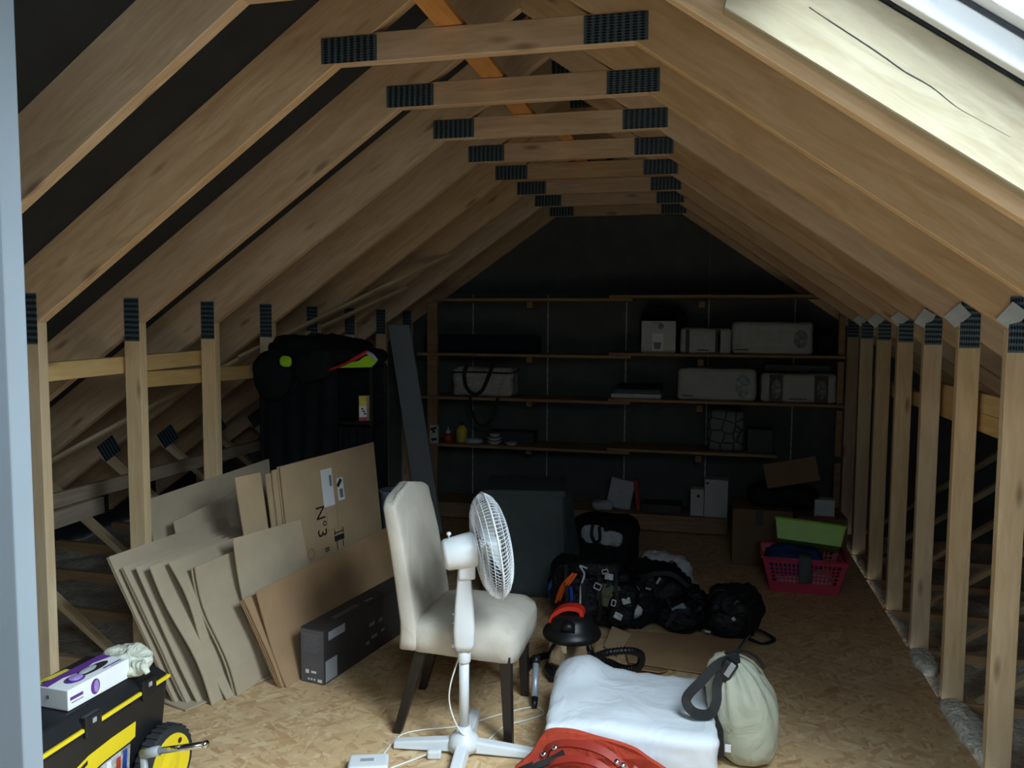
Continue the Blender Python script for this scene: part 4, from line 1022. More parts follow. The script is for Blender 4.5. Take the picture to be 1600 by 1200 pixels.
MB().ribbon(spline([(-.225, 2.65, .175), (-.18, 2.64, .15), (-.13, 2.62, .115)], 5), .034, .006, (0, -.5, 1)).build('handle_tab', 'leather', rb)
MB().ribbon(spline([(-.535, 2.66, .19), (-.55, 2.645, .155), (-.548, 2.63, .12)], 5), .034, .006, (.2, -1, .4)).build('handle_tab', 'leather', rb)
for p_ in ((-.53, 2.648, .188), (-.492, 2.655, .212), (-.255, 2.635, .192), (-.275, 2.628, .205), (-.552, 2.625, .128)):
    MB().lathe([(.010, 0), (.010, .004), (.005, .007)], 12, Matrix.Translation(p_) @ Matrix.Rotation(.9, 4, 'X')).build('rivet', 'steel', rb, smooth=True)

ss = thing('sage_stuff_sack', 'plump sage green drawstring sack with black buckle straps', 'sack', (.16, 3.2, 0))
def sfn(p, d):
    q = Vector(p); v = (d.z+1)/2; k_ = 1-.42*max(0, (v-.62)/.38)**1.4; q.x = q.x*k_-.055*v*v; q.y *= k_
    a = math.atan2(d.y, d.x); g = max(0, v-.35)*.018*math.sin(a*13+2*noise.noise(Vector((a, v*3, 0)))); q.x += d.x*g; q.y += d.y*g; return q
soft('body', (.165, 3.17, .20), (.128, .15, .20), 'sage', ss, .62, .85, .010, 7, 9, floor=.001, nu=80, nv=36, fn=sfn, ry=-.06, ridge=.6)
MB().ribbon(spline([(.135, 3.13, .405), (.06, 3.07, .40), (-.005, 3.02, .345), (-.058, 2.99, .285), (-.03, 2.98, .242), (.028, 3.0, .232), (.052, 3.03, .27), (.055, 3.06, .33), (.09, 3.08, .395)], 6), .036, .004, (.3, -1, .3)).build('carry_strap', 'webbing', ss)
obox('buckle', (.088, 3.075, .375), (.055, .03, .085), 'blackplastic', ss, ry=.5, rz=-.3, bevel=.008)
obox('buckle_label', (.098, 3.055, .385), (.022, .006, .06), 'greyplastic', ss, ry=.5, rz=-.3, bevel=.002)
MB().ribbon(spline([(.08, 3.12, .42), (.15, 3.15, .425), (.20, 3.16, .40), (.23, 3.15, .365)], 6), .016, .003, (0, -.3, 1)).build('compression_strap', 'webbing', ss)
MB().ribbon(spline([(.055, 3.05, .27), (.065, 3.045, .15), (.07, 3.04, .05)], 6), .03, .004, (.3, -1, 0)).build('side_strap', 'webbing', ss)
MB().tube(spline([(.12, 3.085, .33), (.135, 3.06, .27), (.15, 3.05, .235)], 5), .002, 6).build('draw_cord', 'webbing', ss, smooth=True)
obox('white_tag', (.098, 3.035, .09), (.022, .004, .03), 'paper', ss, bevel=.001)

# ================================================================== VACUUM
vc = Vector((-.61, 3.70, 0)); Vm = Matrix.Translation(vc)
va = thing('canister_vacuum', 'small steel drum vacuum with black lid and red handle', 'vacuum cleaner', vc)
MB().lathe([(.105, .035), (.112, .04), (.112, .20), (.115, .204)], 40, Vm).build('steel_drum', 'steel', va, smooth=True)
MB().lathe([(.118, .018), (.128, .024), (.128, .045), (.114, .052)], 36, Vm).build('base_ring', 'blackplastic', va, smooth=True)
hd = MB().lathe([(.116, .196), (.135, .20), (.140, .212), (.136, .228), (.118, .245), (.104, .26), (.096, .285), (.075, .303), (.04, .312)], 40, Vm).build('lid', 'blackplastic', va, smooth=True)
vs = []; 
rp = spline([(-.098, -.03, .255), (-.082, -.03, .295), (-.04, -.03, .325), (.01, -.03, .333), (.045, -.03, .322), (.05, -.03, .295)], 6)
hm = MB(); pts = [Vm @ Vector(p_) for p_ in rp]
hm.ribbon([p_+Vector((0, .03, .006)) for p_ in pts], .062, .02, (0, 0, 1)); hm.build('handle', 'red', hd, bevel=.004)
MB().tube([Vm @ Vector((0, -.09, .29)), Vm @ Vector((.0, -.118, .262))], [.03, .034], 16).build('power_dome', 'blackplastic', hd, smooth=True)
for a in (-1.7, .6, 2.6):
    c_ = Vm @ Vector((.122*math.cos(a), .122*math.sin(a), .185))
    obox('clip', c_, (.03, .008, .05), 'steel', va, rz=a+math.pi/2, bevel=.002)
for k in range(4):
    a = .8+k*math.pi/2; c_ = Vm @ Vector((.115*math.cos(a), .115*math.sin(a), 0))
    MB().lathe([(.012, 0), (.016, .008), (.016, .018), (.008, .026)], 12, Matrix.Translation(c_)).build('caster', 'blackplastic', va, smooth=True)
hs = spline([(-.50, 3.66, .12), (-.42, 3.62, .17), (-.33, 3.66, .17), (-.285, 3.74, .12), (-.30, 3.77, .05), (-.38, 3.80, .024), (-.46, 3.86, .022), (-.60, 3.90, .022), (-.76, 3.86, .022), (-.83, 3.72, .03), (-.80, 3.58, .07), (-.752, 3.50, .14), (-.735, 3.47, .13)], 22)
MB().tube(hs, [.0165+.0025*math.sin(k*1.7) for k in range(len(hs))], 12).build('hose', 'blackplastic', va, smooth=True)
MB().tube([(-.735, 3.47, .15), (-.715, 3.36, .03)], [.0145, .0155], 16).build('nozzle_tube', 'alutube', va, smooth=True)
MB().tube([(-.716, 3.365, .036), (-.709, 3.325, .012)], [.0155, .012], 16).build('nozzle_tip', 'blackplastic', va, smooth=True)
MB().tube([(-.738, 3.49, .172), (-.734, 3.466, .145)], .018, 14).build('hose_grip', 'blackplastic', va, smooth=True)

# cardboard on the floor under the bags
fcard = thing('floor_cardboard', 'opened brown carton lying flat on the floor behind the white bag', 'cardboard', (-.13, 4.08, 0))
sheet('panel', (-.36, 3.90, .010), (.075, 3.86, .008), (.205, 4.34, .012), (-.44, 4.30, .014), 'card_dark', fcard, .006, .006, seed=90)
sheet('flap', (-.50, 4.06, .012), (-.42, 3.96, .012), (-.37, 4.16, .05), (-.48, 4.26, .045), 'card', fcard, .006, .0, seed=93)
sheet('flap', (-.36, 3.885, .012), (-.16, 3.86, .012), (-.20, 3.78, .035), (-.33, 3.80, .03), 'card_dark', fcard, .006, .0, seed=95)
sheet('flap', (.09, 3.93, .012), (.20, 4.33, .014), (.235, 4.33, .05), (.135, 3.97, .05), 'paper_grey', fcard, .005, .0, seed=97)

# ================================================================== PILE OF BAGS
bp = thing('hiking_backpack', 'large black hiking backpack with orange and blue cords by the vacuum', 'backpack', (-.64, 4.42, 0))
soft('body', (-.62, 4.45, .175), (.225, .20, .185), 'blacknylon', bp, .75, .75, .055, 6.5, 4, floor=.001, nu=64, nv=34)
soft('lid_pocket', (-.59, 4.36, .325), (.15, .11, .05), 'blacknylon', bp, .6, .6, .015, 10, 6, rx=-.3)
soft('side_pocket', (-.43, 4.29, .17), (.075, .07, .12), 'blacknylon', bp, .6, .6, .018, 11, 8)
soft('mesh_pocket', (-.50, 4.265, .22), (.07, .03, .06), 'olive', bp, .7, .7, .02, 22, 10)
MB().tube(spline([(-.84, 4.40, .10), (-.845, 4.38, .20), (-.80, 4.36, .265), (-.755, 4.33, .285), (-.74, 4.29, .23)], 6), .014, 10).build('drinking_hose', 'blue', bp, smooth=True)
MB().ribbon(spline([(-.70, 4.24, .13), (-.70, 4.23, .20), (-.705, 4.225, .26)], 5), .016, .004, (0, -1, 0)).build('blue_strap', 'blue', bp)
for k, (dx2, dz2) in enumerate(((0, 0), (.02, .012), (.006, .03))):
    MB().tube(spline([(-.795+dx2, 4.27, .15+dz2), (-.765+dx2, 4.24, .22+dz2), (-.73+dx2, 4.22, .27+dz2), (-.695+dx2, 4.225, .335)], 6), .0075, 8).build('orange_cord', 'orange', bp, smooth=True)
MB().tube(spline([(-.65, 4.21, .17), (-.65, 4.22, .26), (-.635, 4.24, .33), (-.66, 4.25, .37), (-.62, 4.25, .36)], 6), .006, 8).build('speckled_cord', 'palebag', bp, smooth=True)
for (x, y, z, w, h, a) in ((-.555, 4.19, .285, .035, .03, .4), (-.52, 4.22, .36, .03, .02, -.3), (-.47, 4.20, .20, .02, .03, .2)):
    c_ = Vector((x, y, z)); 
    fm = MB()
    for (bx2, bz2, bw2, bh2) in ((0, h/2, w, .005), (0, -h/2, w, .005), (-w/2, 0, .005, h), (w/2, 0, .005, h)):
        fm.box((bx2-bw2/2, -.003, bz2-bh2/2), (bx2+bw2/2, .003, bz2+bh2/2), Matrix.Translation(c_) @ Matrix.Rotation(a, 4, 'Y'))
    fm.build('buckle', 'palebag', bp)
for k in range(4):
    x = -.74+.09*k
    MB().ribbon(spline([(x, 4.28, .36), (x+.01, 4.22, .28), (x+.02, 4.205, .18), (x+.005, 4.235, .08)], 5), .02, .004, (0, -1, .1)).build('strap', 'webbing', bp)
for (x, y, z, r) in ((-.50, 4.23, .33, .1), (-.445, 4.20, .13, .4), (-.405, 4.22, .21, -.3)):
    obox('light_tag', (x, y, z), (.045, .006, .035), 'palebag', bp, ry=r, bevel=.003)

db = thing('black_duffel', 'black duffel in the middle of the pile with a pale blue label', 'bag', (-.23, 4.62, 0))
soft('body', (-.30, 4.66, .135), (.19, .20, .14), 'blacknylon', db, .8, .75, .05, 7, 15, floor=.001, nu=60, nv=30, ridge=.9)
soft('front_pouch', (-.13, 4.44, .085), (.125, .085, .085), 'blacknylon', db, .8, .8, .03, 11, 18, floor=.001, ridge=.9)
soft('end_lump', (-.10, 4.60, .09), (.11, .10, .10), 'blacknylon', db, .85, .8, .04, 9, 19, floor=.001, ridge=.9)
soft('folded_jacket', (-.37, 4.42, .12), (.10, .09, .11), 'blackcloth', db, .85, .8, .04, 10, 27, floor=.001, ridge=.9)
obox('label', (-.135, 4.352, .148), (.075, .006, .035), 'clearblue', db, ry=-.55, bevel=.003)
MB().ribbon(spline([(-.38, 4.46, .2), (-.30, 4.44, .29), (-.18, 4.44, .305), (-.09, 4.45, .24)], 6), .025, .005, (0, -1, .3)).build('strap', 'webbing', db)
for k, pts in enumerate((((-.44, 4.40, .08), (-.40, 4.335, .16), (-.34, 4.33, .21), (-.28, 4.38, .20)), ((-.20, 4.40, .18), (-.16, 4.345, .12), (-.20, 4.335, .05)), ((-.06, 4.37, .12), (-.02, 4.36, .16), (.0, 4.42, .17)), ((-.42, 4.55, .22), (-.36, 4.47, .27), (-.28, 4.46, .26)))):
    MB().ribbon(spline(pts, 6), .022, .004, (0, -1, .4)).build('strap', 'webbing', db)
soft('olive_pouch', (-.385, 4.318, .215), (.035, .025, .055), 'olive', db, .8, .8, .012, 18, 71, ry=.3, nu=24, nv=14)
soft('pale_scrap', (-.36, 4.315, .12), (.03, .02, .035), 'palebag', db, .9, .9, .014, 22, 73, ry=.4, nu=20, nv=12)
for (x, y, z, w, h, a) in ((-.25, 4.42, .27, .012, .04, .5), (-.30, 4.36, .24, .03, .01, .2)): obox('zip_pull', (x, y, z), (w, .004, h), 'palebag', db, ry=a, bevel=.001)
rp2 = thing('small_rucksack', 'small black rucksack at the right end of the bag pile', 'backpack', (.14, 4.46, 0))
soft('body', (.15, 4.47, .125), (.145, .14, .13), 'blacknylon', rp2, .8, .75, .035, 8, 21, floor=.001, nu=56, nv=28)
soft('front_pocket', (.12, 4.355, .085), (.10, .045, .07), 'blacknylon', rp2, .7, .7, .012, 12, 23, floor=.001)
MB().ribbon(spline([(.24, 4.43, .06), (.33, 4.41, .03), (.36, 4.38, .012), (.30, 4.33, .006), (.23, 4.35, .02)], 6), .025, .004, (0, 0, 1)).build('strap', 'webbing', rp2)
obox('logo_patch', (.17, 4.342, .20), (.035, .005, .04), 'olive', rp2, ry=.4, bevel=.002)
for (x, z, w, h, a) in ((.02, .05, .03, .012, .1), (.10, .085, .012, .045, .5), (.15, .13, .018, .02, -.6)): obox('zip_pull', (x, 4.312+.1*max(0, z-.1), z), (w, .004, h), 'palebag', rp2, ry=a, bevel=.001)
MB().tube(spline([(.02, 4.40, .20), (.055, 4.37, .255), (.10, 4.37, .262), (.13, 4.40, .24)], 5), .007, 8).build('grab_loop', 'webbing', rp2, smooth=True)

pw = thing('white_plastic_bag', 'crumpled white plastic bag with orange cord behind the black duffel', 'bag', (-.2, 4.98, 0))
soft('crown', (-.29, 4.96, .215), (.10, .07, .055), 'palebag', pw, .8, .8, .03, 12, 31, nu=40, nv=20)
soft('body', (-.155, 4.94, .12), (.075, .07, .125), 'palebag', pw, .8, .8, .035, 11, 33, floor=.001, ry=-.15)
soft('corner', (-.075, 4.95, .06), (.05, .05, .055), 'palebag', pw, .9, .9, .015, 15, 35, floor=.001, nu=24, nv=14)
MB().tube(spline([(-.33, 4.88, .20), (-.28, 4.865, .215), (-.235, 4.87, .19)], 5), .007, 8).build('orange_cord', 'orange', pw, smooth=True)
soft('dark_opening', (-.21, 4.90, .20), (.05, .025, .05), 'brownbox', pw, .9, .9, .01, 20, 37, nu=20, nv=12)
bc = thing('black_holdall', 'black holdall with pale grey open top below the lowest shelf', 'bag', (-.70, 5.5, 0))
soft('body', (-.69, 5.52, .17), (.225, .20, .175), 'blackcloth', bc, .5, .5, .02, 6, 41, floor=.001)
soft('pale_lining', (-.74, 5.315, .27), (.075, .02, .062), 'palebag', bc, .8, .7, .014, 14, 43, nu=32, nv=18)
soft('pale_lining', (-.62, 5.315, .245), (.075, .02, .05), 'palebag', bc, .8, .7, .014, 14, 45, nu=32, nv=18)
MB().ribbon(spline([(-.74, 5.29, .34), (-.745, 5.283, .27), (-.72, 5.28, .225), (-.69, 5.28, .245), (-.695, 5.285, .33)], 6), .022, .004, (0, -1, 0)).build('handle', 'webbing', bc)

# ================================================================== SHELF CONTENTS
SR = .0242
def ztop(k, right): return ZS[k] + (SR if right else 0)+.0005
# level 1.425
nb1 = thing('navy_tube_bag', 'long dark navy bag on the second shelf behind the grey board', 'bag', (-1.9, 6.68, ZS[1]))
soft('body', (-1.92, 6.738, ZS[1]+.075), (.50, .13, .075), 'navy', nb1, .4, .25, .008, 6, 51, floor=ZS[1]+.0005, nu=60, nv=20)
MB().tube(spline([(-2.40, 6.615, ZS[1]+.14), (-2.0, 6.61, ZS[1]+.145), (-1.46, 6.615, ZS[1]+.138)], 6), .006, 6).build('zip', 'webbing', nb1, smooth=True)
wbx = thing('white_gift_box', 'white carton with small picture panel on the second shelf', 'box', (-.41, 6.66, ZS[1]))
z = ztop(1, True)
MB().box((-.545, 6.56, z), (-.275, 6.74, z+.255)).build('carton', 'boxwhite', wbx, bevel=.003)
decal('picture_panel', (-.415, 6.5590, z+.085), (1, 0, 0), up, .085, .14, 'paper', wbx); 
MB().prism([(-.44, 6.5578, z+.03), (-.395, 6.5578, z+.03), (-.385, 6.5578, z+.085), (-.45, 6.5578, z+.085)], (0, .0005, 0)).build('bowl_print', 'paper_grey', wbx)
disc('leaf_logo', (-.392, 6.559, z+.215), (1, 0, 0), up, .022, .025, 'paper_grey', wbx); decal('caption', (-.43, 6.559, z+.24), (1, 0, 0), up, .05, .006, 'paper_grey', wbx)
tag(soft('dark_round_bag', (-.39, 6.83, z+.19), (.19, .055, .19), 'navy', None, .6, .6, .012, 7, 55, floor=z), 'dark rounded bag standing behind the white gift carton', 'bag')
def pack(label, xa, xb, k, h, wins, d=.26, seed=0, sag=.02, y=6.66):
    z = ztop(k, True); t = thing('bedding_pack', label, 'bedding pack', ((xa+xb)/2, y, z))
    soft('pack', ((xa+xb)/2, y, z+h/2), ((xb-xa)/2, d/2, h/2), 'bedding', t, .22, .18, .008, 7, seed, floor=z, nu=72, nv=24)
    yf = y-d/2-.004
    for (u, w, hh, kind) in wins:
        x = xa+(xb-xa)*u
        if kind == 'rect': decal('film_window', (x, yf, z+h*.48), (1, 0, 0), up, w, hh, 'window_film', t, .004)
        elif kind == 'oval': disc('film_window', (x, yf, z+h*.48), (1, 0, 0), up, w/2, hh/2, 'window_film', t, .004)
        elif kind == 'edge': decal('dark_band', (x, yf, z+h*.48), (1, 0, 0), up, w, hh, 'darkbox', t, .004)
        else: decal('brand_line', (x, yf-.001, z+h*.14), (1, 0, 0), up, w, hh, 'darkbox', t, .003)
    return t
pack('narrow clear-sided bedding pack beside the white gift carton', -.235, .15, 1, .20, ((.14, .03, .19, 'edge'), (.74, .04, .19, 'edge'), (.77, .022, .15, 'rect'), (.45, .09, .008, 'line')), seed=61)
pack('wide pale bedding pack at the right of the second shelf', .16, .755, 1, .25, ((.85, .10, .14, 'oval'), (.12, .10, .008, 'line')), seed=63)
tag(soft('dark_pouch', (.86, 6.68, ztop(1, True)+.10), (.075, .1, .10), 'navy', None, .6, .6, .01, 8, 66, floor=ztop(1, True)), 'dark pouch at the right end of the second shelf', 'pouch')
# level 1.055
sbg = thing('silver_shopping_bag', 'crinkled silver shopping bag with black handles on the third shelf', 'bag', (-1.87, 6.66, ZS[2]))
soft('body', (-1.87, 6.66, ZS[2]+.125), (.26, .12, .122), 'silverbag', sbg, .3, .25, .016, 10, 71, floor=ZS[2]+.0005, nu=60, nv=26)
MB().tube(spline([(-2.14, 6.535, ZS[2]+.205), (-1.9, 6.525, ZS[2]+.212), (-1.62, 6.535, ZS[2]+.208), (-1.55, 6.56, ZS[2]+.245)], 6), .008, 6).build('black_rim', 'webbing', sbg, smooth=True)
MB().ribbon(spline([(-2.0, 6.54, ZS[2]+.27), (-2.02, 6.52, ZS[2]+.2), (-2.0, 6.505, ZS[2]+.09), (-1.93, 6.5, ZS[2]+.025), (-1.86, 6.505, ZS[2]+.06), (-1.81, 6.515, ZS[2]+.17), (-1.77, 6.54, ZS[2]+.29)], 6), .032, .004, (0, -1, 0)).build('handle', 'webbing', sbg)
MB().ribbon(spline([(-1.96, 6.494, ZS[2]+.01), (-1.955, 6.485, ZS[2]-.08), (-1.90, 6.482, ZS[2]-.21), (-1.83, 6.482, ZS[2]-.235), (-1.76, 6.483, ZS[2]-.16), (-1.725, 6.486, ZS[2]-.04), (-1.72, 6.494, ZS[2]+.01)], 6), .026, .004, (0, -1, 0)).build('hanging_handle', 'webbing', sbg)
fp = thing('folded_textiles', 'low pile of folded pale textiles on the third shelf', 'textiles', (-.58, 6.66, ztop(2, True)))
for k in range(3): soft('folded_piece', (-.58+.01*k, 6.66, ztop(2, True)+.018+.036*k), (.20-.012*k, .12, .019), ('palebag', 'slate', 'navy')[k], fp, .35, .3, .004, 12, 80+k, nu=48, nv=14, floor=ztop(2, True))
pack('pale bedding pack with one oval film window on the third shelf', -.25, .35, 2, .255, ((.83, .11, .19, 'oval'), (.13, .09, .008, 'line')), seed=84)
pack('bedding pack with two film windows at the right of the third shelf', .385, .935, 2, .225, ((.20, .10, .21, 'edge'), (.80, .10, .21, 'edge'), (.205, .065, .15, 'oval'), (.805, .065, .15, 'oval'), (.5, .13, .008, 'line')), seed=86)
tag(soft('folded_blanket', (.66, 6.74, ztop(2, True)+.26), (.25, .08, .028), 'slate', None, .4, .3, .006, 9, 88), 'folded grey blanket lying on the double-window bedding pack', 'blanket')
# level .65
zz = ZS[3]+.0005
pb = thing('patterned_carton', 'tiny white carton with dark print at the left of the fourth shelf', 'box', (-2.28, 6.6, zz))
MB().box((-2.325, 6.502, zz), (-2.25, 6.538, zz+.155)).build('carton', 'boxwhite', pb, bevel=.002)
for k, (dx3, dz3) in enumerate(((-.015, .12), (.01, .13), (.0, .10), (-.01, .03), (.012, .035))): disc('print_spot', (-2.287+dx3, 6.501, zz+dz3), (1, 0, 0), up, .014, .012, 'ink', pb)
rd = thing('white_capped_bottle', 'small red bottle with white cap on the fourth shelf', 'bottle', (-2.19, 6.6, zz))
MB().lathe([(.035, 0), (.036, .05), (.02, .075)], 18, mt(-2.19, 6.6, zz)).build('bottle', 'printred', rd, smooth=True); MB().lathe([(.021, .0755), (.021, .10), (.008, .104), (.006, .13)], 16, mt(-2.19, 6.6, zz)).build('cap', 'boxwhite', rd, smooth=True)
yb = thing('yellow_bottle', 'upright yellow bottle on the fourth shelf', 'bottle', (-2.08, 6.62, zz))
MB().lathe([(.045, 0), (.048, .02), (.048, .11), (.02, .15)], 20, mt(-2.08, 6.64, zz)).build('bottle', 'yellowpack', yb, smooth=True); MB().lathe([(.018, .1505), (.018, .175)], 14, mt(-2.08, 6.64, zz)).build('cap', 'darkbox', yb, smooth=True)
MB().lathe([(.03, 0), (.032, .05)], 16, mt(-2.13, 6.56, zz)).build('red_lid', 'printred', yb) if False else None
dbx = tag(MB().box((-1.86, 6.67, zz), (-1.45, 6.86, zz+.10)).build('dark_flat_box', 'darkbox', bevel=.006), 'dark flat box behind the white bowls on the fourth shelf', 'box')
def bowl(name, label, x, y, r, h, z0):
    return tag(MB().lathe([(r*.5, 0), (r*.55, .004), (r, h), (r*.97, h), (r*.5, .008)], 24, mt(x, y, z0)).build(name, 'boxwhite', smooth=True), label, 'bowl')
bowl('white_bowl', 'lowest white bowl of the small stack on the fourth shelf', -1.77, 6.58, .066, .03, zz)
bowl('white_bowl', 'middle white bowl of the small stack on the fourth shelf', -1.77, 6.58, .068, .03, zz+.031)
bowl('white_bowl', 'topmost white bowl of the small stack on the fourth shelf', -1.768, 6.58, .055, .028, zz+.062)
bowl('white_dish', 'single shallow white dish right of the bowl stack', -1.62, 6.57, .06, .025, zz)
tag(soft('grey_rag', (-1.95, 6.60, zz+.02), (.07, .06, .022), 'palebag', None, .8, .8, .01, 16, 90, floor=zz), 'small grey crumpled cloth left of the white bowls', 'cloth')
z3 = ztop(3, True)
hb = thing('patterned_bag', 'grey bag with honeycomb pattern standing on the fourth shelf', 'bag', (.13, 6.66, z3)); soft('body', (.13, 6.66, z3+.165), (.14, .09, .165), 'hex', hb, .4, .35, .01, 7, 91, floor=z3)
for x in (.08, .18): MB().tube(spline([(x-.02, 6.6, z3+.3), (x-.02, 6.59, z3+.345), (x+.02, 6.59, z3+.345), (x+.02, 6.6, z3+.3)], 5), .005, 6).build('handle', 'webbing', hb, smooth=True)
tag(MB().box((.295, 6.57, z3), (.49, 6.78, z3+.185)).build('dark_carton', 'darkbox', bevel=.004), 'dark carton at the right end of the fourth shelf', 'box')
# lowest level
z4 = ZS[4]+.0005
wc = thing('white_carton', 'shorter white carton on the lowest shelf', 'box', (-.07, 6.6, z4)); MB().box((-.13, 6.56, z4), (-.026, 6.68, z4+.215)).build('carton', 'boxwhite', wc, bevel=.002); disc('print_spot', (-.07, 6.559, z4+.16), (1, 0, 0), up, .012, .012, 'ink', wc)
wc = thing('white_carton', 'taller white carton on the lowest shelf', 'box', (.07, 6.6, z4)); MB().box((-.022, 6.55, z4), (.158, 6.70, z4+.30)).build('carton', 'boxwhite', wc, bevel=.002); disc('print_spot', (.0, 6.549, z4+.27), (1, 0, 0), up, .010, .010, 'ink', wc)
rw = thing('red_white_packet', 'leaning red and white packet on the lowest shelf', 'packet', (-.68, 6.65, z4)); obox('front', (-.70, 6.66, z4+.125), (.20, .05, .245), 'palebag', rw, ry=.18, bevel=.01); obox('red_side', (-.565, 6.66, z4+.128), (.035, .055, .25), 'printred', rw, ry=-.12, bevel=.006)
tag(soft('pale_pouch', (-.84, 6.59, z4+.035), (.09, .06, .036), 'palebag', None, .7, .7, .01, 14, 95, floor=z4), 'small pale pouch lying left of the red and white packet', 'pouch')
tag(MB().box((-.52, 6.56, z4), (-.20, 6.78, z4+.07)).build('flat_dark_case', 'darkbox', bevel=.006), 'flat dark case between the packet and the white cartons', 'case')

# ================================================================== RIGHT REAR CORNER
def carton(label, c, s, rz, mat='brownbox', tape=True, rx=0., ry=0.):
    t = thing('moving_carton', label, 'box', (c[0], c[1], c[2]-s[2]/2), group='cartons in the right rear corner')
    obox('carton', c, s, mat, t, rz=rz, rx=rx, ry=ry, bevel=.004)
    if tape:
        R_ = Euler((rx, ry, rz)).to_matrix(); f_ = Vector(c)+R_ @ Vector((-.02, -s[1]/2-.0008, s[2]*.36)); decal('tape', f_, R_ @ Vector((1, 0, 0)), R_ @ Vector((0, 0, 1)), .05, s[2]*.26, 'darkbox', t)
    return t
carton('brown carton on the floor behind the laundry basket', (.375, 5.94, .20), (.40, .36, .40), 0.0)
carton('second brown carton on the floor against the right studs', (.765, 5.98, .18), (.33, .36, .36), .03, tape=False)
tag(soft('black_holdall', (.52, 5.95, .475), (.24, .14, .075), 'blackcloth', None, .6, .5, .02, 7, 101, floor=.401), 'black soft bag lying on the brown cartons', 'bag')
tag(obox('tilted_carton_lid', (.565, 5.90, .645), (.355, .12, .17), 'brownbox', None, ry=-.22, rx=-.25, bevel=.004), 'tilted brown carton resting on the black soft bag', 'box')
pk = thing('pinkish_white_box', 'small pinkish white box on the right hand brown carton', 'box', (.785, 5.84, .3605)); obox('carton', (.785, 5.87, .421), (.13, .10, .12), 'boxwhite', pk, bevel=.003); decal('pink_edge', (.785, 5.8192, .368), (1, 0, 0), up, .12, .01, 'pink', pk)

lbk = thing('laundry_basket', 'pink plastic laundry basket with square holes on the floor', 'basket', (.595, 5.38, 0))
# tapered walls as lattices
bx0, bx1, by0, by1 = .40, .80, 5.24, 5.52; tx0_, tx1_, ty0_, ty1_ = .345, .855, 5.20, 5.57; HB = .225
def wallpt(side, u, v):
    if side == 0: a, b, c_, d = (bx0, by0), (bx1, by0), (tx1_, ty0_), (tx0_, ty0_)
    elif side == 1: a, b, c_, d = (bx1, by0), (bx1, by1), (tx1_, ty1_), (tx1_, ty0_)
    elif side == 2: a, b, c_, d = (bx1, by1), (bx0, by1), (tx0_, ty1_), (tx1_, ty1_)
    else: a, b, c_, d = (bx0, by1), (bx0, by0), (tx0_, ty0_), (tx0_, ty1_)
    x = (a[0]*(1-u)+b[0]*u)*(1-v)+(d[0]*(1-u)+c_[0]*u)*v; y = (a[1]*(1-u)+b[1]*u)*(1-v)+(d[1]*(1-u)+c_[1]*u)*v
    return Vector((x, y, .004+v*(HB-.004)))
for s_ in range(4):
    mb = MB(); nc = 16 if s_ in (0, 2) else 10
    nrm = [Vector((0, 1, 0)), Vector((-1, 0, 0)), Vector((0, -1, 0)), Vector((1, 0, 0))][s_]
    def quad(u0, u1, v0, v1):
        a = [wallpt(s_, u0, v0), wallpt(s_, u1, v0), wallpt(s_, u1, v1), wallpt(s_, u0, v1)]; mb.prism(a, nrm*.003)
    quad(0, 1, 0, .30); quad(0, 1, .86, 1); quad(0, .07, .30, .86); quad(.93, 1, .30, .86)
    if s_ in (0, 2): quad(.455, .545, .30, .86)
    for k in range(1, nc):
        u = .07+.86*k/nc
        if s_ in (0, 2) and .45 < u < .55: continue
        quad(u-.010, u+.010, .30, .86)
    for v in (.41, .52, .63, .74):
        quad(.07, .455 if s_ in (0, 2) else .93, v-.018, v+.018)
        if s_ in (0, 2): quad(.545, .93, v-.018, v+.018)
    mb.build('lattice_wall', 'pink', lbk)
MB().box((bx0, by0, .001), (bx1, by1, .005)).build('bottom', 'pink', lbk)
rim = MB(); rl = [(tx0_, ty0_), (tx1_, ty0_), (tx1_, ty1_), (tx0_, ty1_), (tx0_, ty0_)]
for (a, b) in zip(rl, rl[1:]): rim.tube([(a[0], a[1], HB), (b[0], b[1], HB)], .008, 8)
rim.build('rim', 'pink', lbk, smooth=True)
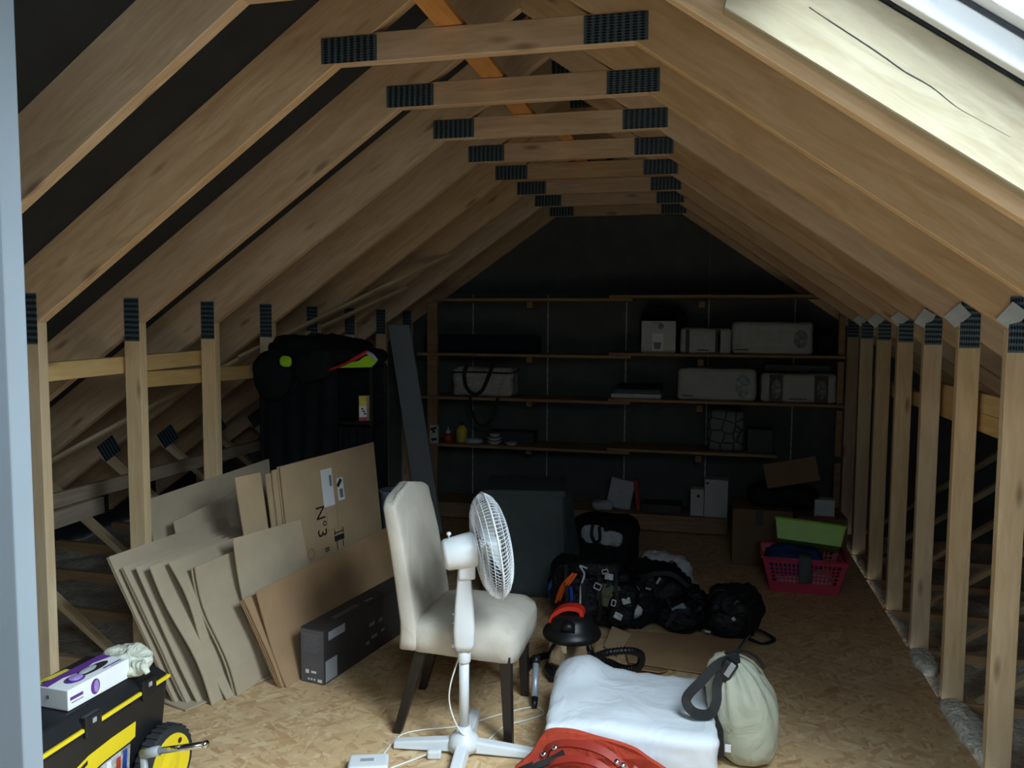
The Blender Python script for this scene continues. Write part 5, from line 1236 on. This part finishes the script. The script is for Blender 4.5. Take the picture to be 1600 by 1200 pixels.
tag(soft('blue_laundry', (.55, 5.37, .175), (.17, .13, .075), 'darkblue', None, .6, .5, .025, 9, 111, nu=48, nv=22), 'dark blue cloth heaped in the pink basket', 'cloth')
tag(soft('pale_linen', (.60, 5.36, .085), (.17, .10, .06), 'palebag', None, .5, .4, .015, 9, 113, nu=40, nv=18), 'pale cloth filling the pink basket, seen through its holes', 'cloth')
lm = thing('lime_tub', 'lime green plastic tub tilted on top of the pink basket', 'tub', (.65, 5.45, .25))
Fm = Matrix.Translation((.635, 5.42, .262)) @ Euler((-.42, .06, -.08)).to_matrix().to_4x4()
def tubwall(a, b, c_, d, nrm): return MB().prism([Fm @ Vector(p_) for p_ in (a, b, c_, d)], (Fm.to_3x3() @ Vector(nrm))*.004)
hx2, hy2, h2 = .19, .12, .13; ex = .022
lo = [(-hx2, -hy2, 0), (hx2, -hy2, 0), (hx2, hy2, 0), (-hx2, hy2, 0)]; hi2 = [(-hx2-ex, -hy2-ex, h2), (hx2+ex, -hy2-ex, h2), (hx2+ex, hy2+ex, h2), (-hx2-ex, hy2+ex, h2)]
for k, nrm in enumerate(((0, 1, 0), (-1, 0, 0), (0, -1, 0), (1, 0, 0))): tubwall(lo[k], lo[(k+1) % 4], hi2[(k+1) % 4], hi2[k], nrm).build('side', 'greenlime', lm)
MB().prism([Fm @ Vector(p_) for p_ in lo], (Fm.to_3x3() @ Vector((0, 0, 1)))*.004).build('bottom', 'greenlime', lm)
rm = MB(); hl2 = [Fm @ Vector(p_) for p_ in hi2]
for a, b in zip(hl2, hl2[1:]+hl2[:1]): rm.tube([a, b], .006, 8)
rm.build('rim', 'greenlime', lm, smooth=True)
sk = thing('dark_blue_garment', 'dark blue garment hanging over the front of the pink basket', 'garment', (.60, 5.18, .22))
MB().ribbon(spline([(.60, 5.30, .245), (.60, 5.20, .245), (.598, 5.182, .20), (.60, 5.19, .12), (.602, 5.198, .085)], 5), .075, .008, (0, -1, 0)).build('cloth', 'slate', sk, smooth=True)
